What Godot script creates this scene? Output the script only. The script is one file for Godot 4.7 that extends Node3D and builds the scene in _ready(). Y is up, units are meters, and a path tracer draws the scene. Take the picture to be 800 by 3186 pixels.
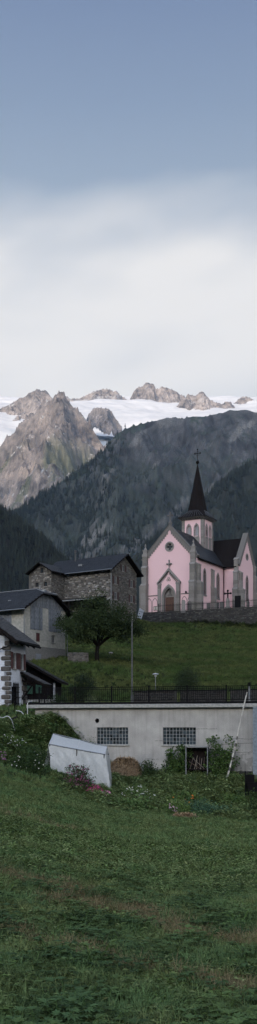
extends Node3D
# Alpine village: pink church on a hill, barns, a garden in front of a concrete building, glacier peaks behind.
# Eye level is y = 0; depth Z runs away from the camera (world z = -Z).

const F := 3100.0
const YH := 2260.0
var T := {}
var M := {}
var rng := RandomNumberGenerator.new()
var used := {}

# ---------------------------------------------------------------- mesh builder
class MB:
	var v := PackedVector3Array()
	var n := PackedVector3Array()
	var c := PackedColorArray()
	var col := Color.WHITE
	var xf := Transform3D.IDENTITY
	func tri(a: Vector3, b: Vector3, d: Vector3) -> void:
		a = xf * a; b = xf * b; d = xf * d
		var m := (b - a).cross(d - a).normalized()
		v.append(a); v.append(d); v.append(b)
		n.append(m); n.append(m); n.append(m)
		c.append(col); c.append(col); c.append(col)
	func quad(a: Vector3, b: Vector3, d: Vector3, e: Vector3) -> void:
		tri(a, b, d); tri(a, d, e)
	func box(lo: Vector3, hi: Vector3, bev := 0.0) -> void:
		if bev <= 0.0:
			var p := []
			for i in 8:
				p.append(Vector3(hi.x if i & 1 else lo.x, hi.y if i & 2 else lo.y, hi.z if i & 4 else lo.z))
			quad(p[4], p[5], p[7], p[6]); quad(p[1], p[0], p[2], p[3])
			quad(p[5], p[1], p[3], p[7]); quad(p[0], p[4], p[6], p[2])
			quad(p[6], p[7], p[3], p[2]); quad(p[0], p[1], p[5], p[4])
			return
		var ce := (lo + hi) / 2.0
		var h := (hi - lo) / 2.0
		var b := minf(bev, minf(h.x, minf(h.y, h.z)) * 0.9)
		var g := func(ax: int, s: Vector3) -> Vector3:
			var q := Vector3(s.x * (h.x - b), s.y * (h.y - b), s.z * (h.z - b))
			q[ax] = s[ax] * h[ax]
			return ce + q
		for ax in 3:
			var a1 := (ax + 1) % 3
			var a2 := (ax + 2) % 3
			for s in [-1.0, 1.0]:
				var q := []
				for w in [[-1, -1], [1, -1], [1, 1], [-1, 1]]:
					var sg := Vector3.ZERO
					sg[ax] = s; sg[a1] = w[0]; sg[a2] = w[1]
					q.append(g.call(ax, sg))
				if s > 0: quad(q[0], q[1], q[2], q[3])
				else: quad(q[3], q[2], q[1], q[0])
			for s1 in [-1.0, 1.0]:
				for s2 in [-1.0, 1.0]:
					var e0 := Vector3.ZERO
					e0[ax] = -1; e0[a1] = s1; e0[a2] = s2
					var e1 := e0
					e1[ax] = 1
					var A: Vector3 = g.call(a1, e0)
					var B: Vector3 = g.call(a1, e1)
					var C: Vector3 = g.call(a2, e1)
					var D: Vector3 = g.call(a2, e0)
					if s1 * s2 > 0: quad(A, B, C, D) if false else quad(D, C, B, A)
					else: quad(A, B, C, D)
		for sx in [-1.0, 1.0]:
			for sy in [-1.0, 1.0]:
				for sz in [-1.0, 1.0]:
					var sg := Vector3(sx, sy, sz)
					var A: Vector3 = g.call(0, sg)
					var B: Vector3 = g.call(1, sg)
					var C: Vector3 = g.call(2, sg)
					if sx * sy * sz > 0: tri(A, B, C)
					else: tri(A, C, B)
	func prism(poly: PackedVector2Array, z0: float, z1: float) -> void:
		var p := poly
		if not Geometry2D.is_polygon_clockwise(p):
			pass
		else:
			p = p.duplicate(); p.reverse()
		var idx := Geometry2D.triangulate_polygon(p)
		for i in range(0, idx.size(), 3):
			var a := p[idx[i]]; var b := p[idx[i + 1]]; var d := p[idx[i + 2]]
			if (b - a).cross(d - a) < 0:
				var t := b
				b = d; d = t
			tri(Vector3(a.x, a.y, z1), Vector3(b.x, b.y, z1), Vector3(d.x, d.y, z1))
			tri(Vector3(a.x, a.y, z0), Vector3(d.x, d.y, z0), Vector3(b.x, b.y, z0))
		for i in p.size():
			var a := p[i]; var b := p[(i + 1) % p.size()]
			quad(Vector3(a.x, a.y, z0), Vector3(b.x, b.y, z0), Vector3(b.x, b.y, z1), Vector3(a.x, a.y, z1))
	# a flat band between two open lines of as many points, with depth
	func band(o: PackedVector2Array, i: PackedVector2Array, z0: float, z1: float, closed := false) -> void:
		var m := o.size()
		for k in (m if closed else m - 1):
			var j := (k + 1) % m
			var a := o[k]; var b := o[j]; var d := i[j]; var e := i[k]
			quad(Vector3(a.x, a.y, z1), Vector3(e.x, e.y, z1), Vector3(d.x, d.y, z1), Vector3(b.x, b.y, z1))
			quad(Vector3(a.x, a.y, z0), Vector3(b.x, b.y, z0), Vector3(d.x, d.y, z0), Vector3(e.x, e.y, z0))
			quad(Vector3(a.x, a.y, z0), Vector3(a.x, a.y, z1), Vector3(b.x, b.y, z1), Vector3(b.x, b.y, z0))
			quad(Vector3(e.x, e.y, z0), Vector3(d.x, d.y, z0), Vector3(d.x, d.y, z1), Vector3(e.x, e.y, z1))
		if not closed:
			for k in [0, m - 1]:
				quad(Vector3(o[k].x, o[k].y, z0), Vector3(i[k].x, i[k].y, z0), Vector3(i[k].x, i[k].y, z1), Vector3(o[k].x, o[k].y, z1))
	func tube(pts: Array, rad: Array, sides := 6, cap := true) -> void:
		var rings := []
		var up := Vector3.UP
		for i in pts.size():
			var d: Vector3 = (pts[mini(i + 1, pts.size() - 1)] - pts[maxi(i - 1, 0)]).normalized()
			var ref := Vector3.RIGHT if absf(d.y) > 0.8 else up
			var a := d.cross(ref).normalized()
			var b := d.cross(a)
			var r: float = rad[mini(i, rad.size() - 1)]
			var ring := []
			for k in sides:
				var an := TAU * k / sides
				ring.append(pts[i] + (a * cos(an) + b * sin(an)) * r)
			rings.append(ring)
		for i in rings.size() - 1:
			for k in sides:
				var j := (k + 1) % sides
				quad(rings[i][k], rings[i][j], rings[i + 1][j], rings[i + 1][k])
		if cap:
			for k in range(1, sides - 1):
				tri(rings[0][0], rings[0][k + 1], rings[0][k])
				tri(rings[-1][0], rings[-1][k], rings[-1][k + 1])
	func lathe(prof: Array, sides := 12, at := Vector3.ZERO) -> void:
		for i in prof.size() - 1:
			for k in sides:
				var a0 := TAU * k / sides
				var a1 := TAU * (k + 1) / sides
				var p: Vector2 = prof[i]; var q: Vector2 = prof[i + 1]
				quad(at + Vector3(p.x * cos(a0), p.y, p.x * sin(a0)), at + Vector3(q.x * cos(a0), q.y, q.x * sin(a0)), at + Vector3(q.x * cos(a1), q.y, q.x * sin(a1)), at + Vector3(p.x * cos(a1), p.y, p.x * sin(a1)))
	func mesh() -> ArrayMesh:
		var arr := []
		arr.resize(Mesh.ARRAY_MAX)
		arr[Mesh.ARRAY_VERTEX] = v
		arr[Mesh.ARRAY_NORMAL] = n
		arr[Mesh.ARRAY_COLOR] = c
		var m := ArrayMesh.new()
		m.add_surface_from_arrays(Mesh.PRIMITIVE_TRIANGLES, arr)
		return m

# ---------------------------------------------------------------- helpers
func W(px: float, py: float, Z: float) -> Vector3:
	return Vector3((px - 400.0) * Z / F, (YH - py) * Z / F, -Z)

func numbered(called: String) -> String:
	var k: int = used.get(called, 0)
	used[called] = k + 1
	return called if k == 0 else "%s_%03d" % [called, k]

func tag(o: Node, label: String, category: String, group := "", kind := "") -> Node:
	o.set_meta("label", label)
	o.set_meta("category", category)
	if group: o.set_meta("group", group)
	if kind: o.set_meta("kind", kind)
	return o

func thing(called: String, label: String, category: String, at := Vector3.ZERO, turn := 0.0, group := "") -> Node3D:
	var o := Node3D.new()
	o.name = numbered(called)
	add_child(o)
	o.position = at
	o.rotation.y = turn
	tag(o, label, category, group, "thing")
	return o

func put(called: String, mesh: Mesh, mat: Material, parent: Node = null, at := Vector3.ZERO, turn := 0.0) -> MeshInstance3D:
	var o := MeshInstance3D.new()
	o.mesh = mesh
	o.material_override = mat
	o.position = at
	o.rotation.y = turn
	if parent == null:
		o.name = numbered(called)
		add_child(o)
	else:
		o.name = called
		parent.add_child(o, true)
	return o

func part(called: String, mb: MB, mat: Material, parent: Node = null) -> MeshInstance3D:
	return put(called, mb.mesh(), mat, parent)

func setting(o: Node, label := "", category := "") -> Node:
	o.set_meta("kind", "structure")
	if label: o.set_meta("label", label)
	if category: o.set_meta("category", category)
	return o

func bxm(lo: Vector3, hi: Vector3, bev := 0.0) -> MB:
	var m := MB.new()
	m.box(lo, hi, bev)
	return m

func tex(lo: float, hi: float, freq: float, oct: int, seed_: int, size := 256, kind := 0, tint := Color.WHITE, tint2 := Color.WHITE) -> NoiseTexture2D:
	var f := FastNoiseLite.new()
	f.seed = seed_
	f.frequency = freq
	f.noise_type = [FastNoiseLite.TYPE_SIMPLEX, FastNoiseLite.TYPE_CELLULAR, FastNoiseLite.TYPE_PERLIN][kind]
	f.fractal_octaves = oct
	var t := NoiseTexture2D.new()
	t.width = size
	t.height = size
	t.seamless = true
	t.noise = f
	var g := Gradient.new()
	g.set_color(0, Color(lo * tint.r, lo * tint.g, lo * tint.b))
	g.set_color(1, Color(hi * tint2.r, hi * tint2.g, hi * tint2.b))
	t.color_ramp = g
	return t

func mat(called: String, lin: Color, rough := 0.9, tx: Texture2D = null, scale_ := 1.0, o := {}) -> StandardMaterial3D:
	var m := StandardMaterial3D.new()
	m.resource_name = called
	m.albedo_color = lin.linear_to_srgb()
	m.roughness = rough
	m.vertex_color_use_as_albedo = o.get("vc", false)
	if tx:
		m.albedo_texture = tx
		m.uv1_triplanar = true
		m.uv1_world_triplanar = true
		m.uv1_scale = Vector3.ONE * scale_ * Vector3(1, o.get("sy", 1.0), 1)
	if o.has("metal"): m.metallic = o.metal
	if o.has("back"):
		m.backlight_enabled = true
		m.backlight = o.back
	if o.has("spec"): m.metallic_specular = o.spec
	if o.has("alpha"):
		m.transparency = BaseMaterial3D.TRANSPARENCY_ALPHA
		m.albedo_color.a = o.alpha
	if o.has("bump"):
		m.heightmap_enabled = true
		m.heightmap_texture = o.bump
		m.heightmap_scale = o.get("bs", 1.0)
	m.cull_mode = BaseMaterial3D.CULL_DISABLED if o.get("two", false) else BaseMaterial3D.CULL_BACK
	M[called] = m
	return m

func lerp_table(t: Array, x: float) -> float:
	if x <= t[0][0]: return t[0][1]
	for i in range(1, t.size()):
		if x <= t[i][0]:
			var u: float = (x - t[i - 1][0]) / (t[i][0] - t[i - 1][0])
			return lerpf(t[i - 1][1], t[i][1], u)
	return t[-1][1]

# ---------------------------------------------------------------- terrain heights (x right, Z depth)
var MEADOW := [[-60, 1.0], [0, -1.62], [7, -2.12], [20, -2.9], [35, -3.72], [46, -4.05], [52, -3.75], [57, -3.1], [60, -2.75], [66, -2.7]]
var SLOPE := [[60, 1.25], [72, 1.3], [78, 1.75], [85, 3.0], [95, 4.75], [105, 6.3], [120, 8.7], [135, 11.3], [150, 14.3], [158, 16.3], [166, 16.6]]
var hill_noise := FastNoiseLite.new()

func church_line(x: float) -> float:   # depth of the churchyard's retaining wall
	return 164.6 - 0.5 * (x - 1.5)

func gh(x: float, Z: float) -> float:
	var tl := lerpf(0.1, 0.28, clampf(Z / 46.0, 0, 1))
	var tilt := -maxf(-14.0, x) * tl if x < 0 else -minf(x, 20.0) * 0.06 * (1.0 - smoothstep(50, 57, Z))
	var low := lerp_table(MEADOW, Z) + tilt
	var d := (x + 2.6) * -0.858 + (Z - 59.3) * 0.515
	var top := lerpf(0.0, 1.15, clampf((Z - 57.0) / 9.0, 0, 1))
	low = lerpf(low, top, smoothstep(0.0, 2.8, d))
	var s := lerp_table(SLOPE, Z)
	s += smoothstep(6, -6, x) * smoothstep(85, 100, Z) * 0.9
	s += smoothstep(4, -4, x) * smoothstep(118, 146, Z) * 1.8
	var h := lerpf(low, s, smoothstep(62.0, 71.5, Z))
	if Z > 150.0 and x > 0.6:
		h = lerpf(h, 18.55, smoothstep(0.1, 0.9, Z - church_line(x)))
	elif Z > 160.0:
		h = lerpf(h, 18.55, smoothstep(160, 166, Z))
	if Z > 200: h = lerpf(h, 10.0, smoothstep(200, 260, Z))
	h += hill_noise.get_noise_2d(x * 6.0, Z * 6.0) * 0.1
	return h

func gat(x: float, Z: float, dy := 0.0) -> Vector3:
	return Vector3(x, gh(x, Z) + dy, -Z)

# depth at which the ray through a pixel meets the ground
func on_ground(px: float, py: float, z0: float, z1: float) -> Vector3:
	var best := Vector3(0, 0, 0)
	var Z := z0
	while Z < z1:
		var p := W(px, py, Z)
		if p.y <= gh(p.x, Z):
			return gat(p.x, Z)
		Z += 0.1
	var q := W(px, py, z1)
	return gat(q.x, z1)

# a grid of points with smooth normals
func sheet(nx: int, ny: int, pos: Callable, colr: Callable, level := true) -> ArrayMesh:
	var v := PackedVector3Array()
	v.resize(nx * ny)
	for j in ny:
		for i in nx:
			v[j * nx + i] = pos.call(i, j)
	var nn := PackedVector3Array()
	nn.resize(nx * ny)
	var cc := PackedColorArray()
	cc.resize(nx * ny)
	for j in ny:
		for i in nx:
			var a := v[j * nx + mini(i + 1, nx - 1)] - v[j * nx + maxi(i - 1, 0)]
			var b := v[mini(j + 1, ny - 1) * nx + i] - v[maxi(j - 1, 0) * nx + i]
			var m := a.cross(b).normalized()
			if level and m.y < 0: m = -m
			nn[j * nx + i] = m
			cc[j * nx + i] = colr.call(v[j * nx + i], m, i, j)
	var idx := PackedInt32Array()
	idx.resize((nx - 1) * (ny - 1) * 6)
	var k := 0
	# orientation so that the upper side is the front
	var p0 := v[0]; var p1 := v[1]; var p2 := v[nx]
	var flip := (p1 - p0).cross(p2 - p0).y > 0 or not level
	for j in ny - 1:
		for i in nx - 1:
			var a := j * nx + i
			var b := a + 1
			var c := a + nx
			var d := c + 1
			if flip:
				idx[k] = a; idx[k + 1] = c; idx[k + 2] = b; idx[k + 3] = b; idx[k + 4] = c; idx[k + 5] = d
			else:
				idx[k] = a; idx[k + 1] = b; idx[k + 2] = c; idx[k + 3] = b; idx[k + 4] = d; idx[k + 5] = c
			k += 6
	var arr := []
	arr.resize(Mesh.ARRAY_MAX)
	arr[Mesh.ARRAY_VERTEX] = v
	arr[Mesh.ARRAY_NORMAL] = nn
	arr[Mesh.ARRAY_COLOR] = cc
	arr[Mesh.ARRAY_INDEX] = idx
	var m := ArrayMesh.new()
	m.add_surface_from_arrays(Mesh.PRIMITIVE_TRIANGLES, arr)
	return m

func multi(called: String, mesh: Mesh, m: Material, xs: Array, cols: Array, label: String, category: String, parent: Node = null) -> MultiMeshInstance3D:
	var mm := MultiMesh.new()
	mm.transform_format = MultiMesh.TRANSFORM_3D
	mm.use_colors = cols.size() > 0
	mm.mesh = mesh
	mm.instance_count = xs.size()
	for i in xs.size():
		mm.set_instance_transform(i, xs[i])
		if cols.size() > 0: mm.set_instance_color(i, cols[i])
	var o := MultiMeshInstance3D.new()
	o.multimesh = mm
	o.material_override = m
	o.set_meta("kind", "stuff")
	if parent:
		o.name = called
		parent.add_child(o, true)
	else:
		o.name = numbered(called)
		add_child(o)
		o.set_meta("label", label)
		o.set_meta("category", category)
	return o

# ---------------------------------------------------------------- camera, sky, sun
func make_view() -> void:
	var cam := Camera3D.new()
	cam.name = "camera"
	cam.projection = Camera3D.PROJECTION_FRUSTUM
	cam.near = 0.5
	cam.far = 30000.0
	cam.size = 3186.0 / F * cam.near
	cam.frustum_offset = Vector2(0, (YH - 1593.0) / F * cam.near)
	cam.current = true
	add_child(cam)
	var env := Environment.new()
	env.background_mode = Environment.BG_SKY
	env.tonemap_mode = Environment.TONE_MAPPER_LINEAR
	env.tonemap_exposure = 1.35
	env.sdfgi_enabled = true
	env.ssao_enabled = true
	env.ssil_enabled = true
	env.fog_enabled = true
	env.fog_density = 0.000022
	env.fog_light_color = Color(0.56, 0.77, 1.0)
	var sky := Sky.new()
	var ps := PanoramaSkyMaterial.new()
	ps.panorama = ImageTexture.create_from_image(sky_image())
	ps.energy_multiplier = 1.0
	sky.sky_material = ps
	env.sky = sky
	var we := WorldEnvironment.new()
	we.name = "world_environment"
	we.environment = env
	add_child(we)
	var sun := DirectionalLight3D.new()
	sun.name = "sun"
	sun.light_energy = 1.0
	sun.light_color = Color(1.0, 0.89, 0.77)
	sun.light_angular_distance = 0.5
	sun.shadow_enabled = true
	add_child(sun)
	sun.look_at_from_position(SUN_AT * 100.0, Vector3.ZERO)

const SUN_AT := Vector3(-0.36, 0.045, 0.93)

# high thin cloud over a pale blue evening sky; brightened out of view around the sun
func sky_image() -> Image:
	var w := 1536
	var h := 768
	var im := Image.create_empty(w, h, false, Image.FORMAT_RGBF)
	var f := FastNoiseLite.new()
	f.seed = 11
	f.frequency = 1.0
	f.fractal_octaves = 5
	f.fractal_gain = 0.45
	var f2 := FastNoiseLite.new()
	f2.seed = 5
	f2.frequency = 1.0
	f2.fractal_octaves = 3
	var blue := [[0, Color(0.82, 0.84, 0.87)], [12, Color(0.70, 0.75, 0.82)], [19, Color(0.60, 0.67, 0.77)], [24, Color(0.52, 0.60, 0.71)], [28.5, Color(0.415, 0.50, 0.62)], [32, Color(0.32, 0.405, 0.55)], [36.5, Color(0.235, 0.31, 0.475)], [90, Color(0.215, 0.29, 0.455)]]
	for j in h:
		var el := 90.0 - 180.0 * (j + 0.5) / h
		if el < -1.0:
			im.fill_rect(Rect2i(0, j, w, h - j), Color(0.30, 0.32, 0.34))
			break
		var base: Color = blue[-1][1]
		for k in range(1, blue.size()):
			if el <= blue[k][0]:
				base = (blue[k - 1][1] as Color).lerp(blue[k][1], clampf((el - blue[k - 1][0]) / (blue[k][0] - blue[k - 1][0]), 0, 1))
				break
		var cover := smoothstep(30.5, 23.5, el)
		var low := smoothstep(16.0, 20.5, el)
		for i in w:
			var az := TAU * (i + 0.5) / w
			# wisps lie along the horizon and rise a little to one side
			var e2 := el - 9.0 * sin(az * 1.0 + 0.1)
			var p := Vector3(cos(az) * 5.0, e2 * 0.20, sin(az) * 5.0)
			var n1 := f.get_noise_3d(p.x, p.y * 1.5, p.z)
			var n2 := f2.get_noise_3d(p.x * 0.6 + 9.0, p.y * 0.6, p.z * 0.6)
			var k := clampf(cover * 1.15 - 0.12 + (n1 * 0.42 + n2 * 0.42) * (1.0 - absf(cover - 0.5) * 1.1), 0, 1)
			k *= lerpf(clampf(0.72 + n2 * 0.9, 0.3, 1.0), clampf(0.95 + n1 * 0.25, 0, 1), low)
			# unseen sky around the low sun brightened to light the church front
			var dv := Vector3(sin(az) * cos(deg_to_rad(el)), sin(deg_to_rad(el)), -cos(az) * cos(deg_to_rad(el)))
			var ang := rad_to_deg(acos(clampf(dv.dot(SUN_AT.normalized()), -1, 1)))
			var added_glow := exp(-pow(ang / 52.0, 2.0))
			im.set_pixel(i, j, base.lerp(Color(1.06, 1.03, 1.0), k) * (Color(0.62, 0.62, 0.62) + Color(7.3, 6.85, 6.3) * added_glow))
	return im

# ---------------------------------------------------------------- mountains
func crest_at(cr: Array, px: float) -> Vector3:
	var n := cr.size()
	if px <= cr[0][0]: return W(px, cr[0][1], cr[0][2])
	for i in range(1, n):
		if px <= cr[i][0]:
			var u: float = (px - cr[i - 1][0]) / (cr[i][0] - cr[i - 1][0])
			return W(px, lerpf(cr[i - 1][1], cr[i][1], u), lerpf(cr[i - 1][2], cr[i][2], u))
	return W(px, cr[n - 1][1], cr[n - 1][2])

# a slope that falls from a crest line towards the valley, with gullies and ribs
# o: px0 px1 nx nt len fall(m per m) amp rough side drift lowest
func slope_mesh(cr: Array, o: Dictionary, colr: Callable) -> ArrayMesh:
	var nz := FastNoiseLite.new()
	nz.seed = o.get("seed", 1)
	nz.noise_type = FastNoiseLite.TYPE_SIMPLEX
	nz.fractal_type = FastNoiseLite.FRACTAL_RIDGED
	nz.fractal_octaves = 6
	nz.fractal_gain = o.get("gain", 0.5)
	nz.frequency = 1.0 / o.get("feature", 500.0)
	var fine := FastNoiseLite.new()
	fine.seed = 77
	fine.fractal_octaves = 6
	fine.fractal_gain = 0.6
	fine.fractal_type = FastNoiseLite.FRACTAL_RIDGED
	fine.frequency = 1.0 / o.get("fine", 60.0)
	var nx: int = o.nx
	var nt: int = o.nt
	var back := int(nt * 0.12)
	var amp: float = o.amp
	var famp: float = o.get("famp", amp * 0.08)
	var len_: float = o.len
	var fall: float = o.fall
	var drift: float = o.get("drift", 0.0)
	var crest := []
	for i in nx:
		crest.append(crest_at(cr, lerpf(o.px0, o.px1, float(i) / (nx - 1))))
	var sx: float = o.get("sx", 1.0)
	var sz: float = o.get("sz", 0.5)
	var pos := func(i: int, j: int) -> Vector3:
		var c: Vector3 = crest[i]
		if j < back:
			var tb := float(back - j) / back
			return Vector3(c.x, c.y - tb * tb * len_ * 0.25 - tb * 10.0 + fine.get_noise_2d(c.x, c.z) * famp, c.z - tb * len_ * 0.3)
		var u := float(j - back) / (nt - 1 - back)
		var t := pow(u, 1.25) * len_
		var x := c.x + drift * t
		var z := c.z + t
		var y := c.y - fall * t
		var k := smoothstep(0.0, 0.10, u)
		var r := nz.get_noise_2d(x * sx, z * sz)
		y += ((r - 0.6) * amp) * k + (fine.get_noise_2d(x, z) - 0.3) * famp * (0.16 + 0.84 * k)
		return Vector3(x, y, z)
	return sheet(nx, nt, pos, colr)

func conifer() -> ArrayMesh:
	var m := MB.new()
	var r := RandomNumberGenerator.new()
	r.seed = 4
	m.col = Color(0.5, 0.4, 0.3)
	m.tube([Vector3(0, -0.06, 0), Vector3(0, 0.2, 0)], [0.02, 0.016], 4, false)
	m.col = Color.WHITE
	for l in 7:
		var y0 := 0.06 + l * 0.125
		var y1 := y0 + 0.21
		var rad := 0.2 * (1.0 - l / 7.6)
		var k := 7
		for i in k:
			var a0 := TAU * (i + r.randf() * 0.3) / k
			var a1 := TAU * (i + 0.75 + r.randf() * 0.3) / k
			var am := (a0 + a1) / 2
			var ra := rad * r.randf_range(0.8, 1.2)
			var tip := Vector3(cos(am) * ra, y0 - 0.02, sin(am) * ra)
			m.tri(Vector3(cos(a0) * ra * 0.55, y0 + 0.035, sin(a0) * ra * 0.55), tip, Vector3(0, y1, 0))
			m.tri(tip, Vector3(cos(a1) * ra * 0.55, y0 + 0.035, sin(a1) * ra * 0.55), Vector3(0, y1, 0))
	return m.mesh()

# trees rooted on a mountain mesh: picks of its vertices
func wood(called: String, on: ArrayMesh, count: int, hmin: float, hmax: float, want: Callable, label: String, seed_: int) -> void:
	var arr := on.surface_get_arrays(0)
	var v: PackedVector3Array = arr[Mesh.ARRAY_VERTEX]
	var n: PackedVector3Array = arr[Mesh.ARRAY_NORMAL]
	var r := RandomNumberGenerator.new()
	r.seed = seed_
	var xs := []
	var cs := []
	var tries := 0
	while xs.size() < count and tries < count * 12:
		tries += 1
		var i := r.randi_range(0, v.size() - 1)
		var w: float = want.call(v[i], n[i])
		if r.randf() > w: continue
		var s := r.randf_range(hmin, hmax)
		var b := Basis.from_euler(Vector3(0, r.randf() * TAU, 0)).scaled(Vector3(s * r.randf_range(0.8, 1.25), s, s * r.randf_range(0.8, 1.25)))
		xs.append(Transform3D(b, v[i] + Vector3(r.randf_range(-4, 4), -0.5, r.randf_range(-4, 4))))
		var g := r.randf_range(0.4, 1.6)
		cs.append(Color(0.011 * g, 0.016 * g, 0.010 * g))
	multi(called, M.conifer_mesh, M.needle, xs, cs, label, "forest")

var mnoise := FastNoiseLite.new()

func make_mountains() -> void:
	mnoise.seed = 21
	mnoise.fractal_octaves = 4
	mnoise.frequency = 1.0
	mat("rock", Color(1, 1, 1), 0.95, T.fine, 0.02, {"vc": true})
	mat("snow", Color(1, 1, 1), 0.7, null, 1.0, {"vc": true})
	mat("needle", Color(1, 1, 1), 0.9, null, 1.0, {"vc": true, "two": true})
	M.conifer_mesh = conifer()
	var rockc := func(base: Color, v: Vector3, n: Vector3, s: float) -> Color:
		var a := mnoise.get_noise_2d(v.x / s, (v.y * 1.5 + v.z * 0.3) / s)
		var b := mnoise.get_noise_3d(v.x / 35.0, v.y / 35.0, v.z / 35.0)
		var e := mnoise.get_noise_3d(v.x / 14.0, v.y / 9.0, v.z / 14.0)
		return base * clampf(1.0 + a * 0.9 + b * 0.9 + e * 0.5, 0.25, 2.4)
	var SNOW := Color(0.45, 0.445, 0.44)
	# glacier and snowfields: one sheet that climbs away from the valley
	var gel := [[4300, 1080], [4800, 1290], [5200, 1500], [5600, 1675], [5800, 1785], [6100, 1935], [6500, 2095], [7000, 2285], [7400, 2435], [7900, 2500]]
	var gl := FastNoiseLite.new()
	gl.seed = 9
	gl.fractal_octaves = 5
	gl.frequency = 1.0 / 900.0
	var cv := FastNoiseLite.new()
	cv.seed = 31
	cv.fractal_type = FastNoiseLite.FRACTAL_RIDGED
	cv.fractal_octaves = 3
	cv.frequency = 1.0 / 60.0
	var nx := 300
	var ny := 200
	var gp := func(i: int, j: int) -> Vector3:
		var Z := lerpf(4300, 7900, float(j) / (ny - 1))
		var x := lerpf(-0.22, 0.22, float(i) / (nx - 1)) * Z
		var y := lerp_table(gel, Z) + gl.get_noise_2d(x, Z * 0.7) * 55.0
		y -= smoothstep(-0.028, -0.05, x / Z) * smoothstep(5450, 4900, Z) * 420.0
		y += cv.get_noise_2d(x * 0.35, Z) * 9.0 * smoothstep(5900, 5200, Z)
		return Vector3(x, y, -Z)
	var gc := func(v: Vector3, n: Vector3, i: int, j: int) -> Color:
		var ice := smoothstep(5750, 5000, -v.z + mnoise.get_noise_2d(v.x / 260.0, v.z / 260.0) * 500.0)
		var d := cv.get_noise_2d(v.x * 0.35, -v.z) * 0.5 + 0.5
		var c := SNOW.lerp(Color(0.29, 0.33, 0.355), ice * (0.35 + 0.65 * (1.0 - d)))
		var band := mnoise.get_noise_2d(v.x / 900.0, -v.z / 70.0)
		return c.lerp(Color(0.37, 0.375, 0.385), clampf(band * 1.8, 0, 0.7))
	var g := put("glacier", sheet(nx, ny, gp, gc), M.snow)
	setting(g, "white glacier and snowfield below the rocky summits", "glacier")
	# summits standing out of the ice
	var peaks := [
		[[[-220, 1330, 5950], [-90, 1300, 5950], [0, 1272, 5950], [22, 1262, 5950], [45, 1250, 5950], [62, 1238, 5950], [78, 1236, 5950], [90, 1222, 5950], [104, 1218, 5950], [116, 1211, 5950], [128, 1216, 5950], [140, 1214, 5950], [152, 1228, 5950], [164, 1240, 5950], [190, 1268, 5950], [230, 1300, 5950]], -220, 230, 480.0, 0.86, "rugged sunlit rock peak at the edge of the snowfield"],
		[[[160, 1246, 7000], [176, 1230, 7000], [185, 1221, 7000], [196, 1228, 7000], [214, 1240, 7000], [240, 1243, 7000], [262, 1233, 7000], [290, 1220, 7000], [318, 1212, 7000], [340, 1211, 7000], [352, 1219, 7000], [362, 1216, 7000], [372, 1229, 7000], [388, 1238, 7000], [412, 1258, 7000]], 160, 412, 300.0, 0.62, "low rocky summit half covered by a snow dome"],
		[[[396, 1262, 6900], [404, 1244, 6900], [414, 1222, 6900], [426, 1207, 6900], [444, 1202, 6900], [455, 1192, 6900], [463, 1190, 6900], [471, 1196, 6900], [478, 1194, 6900], [484, 1209, 6900], [492, 1211, 6900], [504, 1204, 6900], [522, 1207, 6900], [545, 1216, 6900], [560, 1228, 6900], [574, 1233, 6900], [596, 1262, 6900]], 394, 598, 420.0, 1.05, "broad grey rock massif standing on the glacier"],
		[[[540, 1278, 6500], [560, 1252, 6500], [576, 1238, 6500], [584, 1226, 6500], [596, 1233, 6500], [612, 1232, 6500], [624, 1222, 6500], [634, 1220, 6500], [642, 1231, 6500], [654, 1246, 6500], [678, 1255, 6500], [700, 1262, 6500], [716, 1276, 6500]], 538, 718, 230.0, 1.1, "small pointed rock summit with snow gullies on the glacier"],
		[[[684, 1262, 6700], [700, 1253, 6700], [716, 1252, 6700], [728, 1264, 6700]], 682, 730, 90.0, 0.8, "little rock island in the upper snowfield"],
		[[[726, 1256, 7000], [742, 1244, 7000], [752, 1236, 7000], [766, 1235, 7000], [780, 1240, 7000], [800, 1250, 7000], [840, 1236, 7000], [900, 1222, 7000], [1000, 1240, 7000]], 726, 1000, 230.0, 1.0, "rounded rock summit on the glacier's skyline at the edge"],
	]
	var q := 0
	for p in peaks:
		var w: float = p[2] - p[1]
		var cols := int(clampf(w * 0.75, 60, 240))
		var qq := q
		var pc := func(v: Vector3, n: Vector3, i: int, j: int) -> Color:
			var base := Color(0.235, 0.205, 0.185)
			var c: Color = rockc.call(base, v, n, 240.0)
			var s := mnoise.get_noise_2d(v.x / 150.0 + 7.0 * qq, v.z / 110.0)
			var lim := 0.30
			if qq == 1: lim = -0.12
			if qq == 3: lim = 0.12
			var gy := v.y - lerp_table(gel, -v.z)
			if n.y > 0.55 and s > lim + clampf(gy / 900.0, 0, 0.2): return SNOW
			return c
		var m := slope_mesh(p[0], {"px0": p[1], "px1": p[2], "nx": cols, "nt": 110, "len": p[3], "fall": p[4], "amp": p[3] * 0.11, "famp": 17.0, "feature": 230.0, "fine": 45.0, "seed": 40 + q, "sz": 0.6}, pc)
		var o := put("rock_peak", m, M.rock)
		setting(o, p[5], "mountain")
		q += 1
	# dark pyramid and its buttress
	var cc := [[-420, 1600, 5000], [-200, 1520, 5000], [-60, 1432, 5000], [0, 1392, 5000], [40, 1350, 5000], [80, 1308, 5000], [110, 1284, 5000], [130, 1266, 5000], [150, 1246, 5000], [164, 1240, 5000], [176, 1232, 5000], [186, 1229, 5000], [197, 1231, 5000], [210, 1247, 5000], [224, 1260, 5000], [240, 1283, 5000], [256, 1296, 5000], [272, 1312, 5000], [284, 1326, 4980], [296, 1345, 4960], [310, 1368, 4940], [330, 1405, 4900], [380, 1480, 4850], [460, 1600, 4800]]
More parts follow.
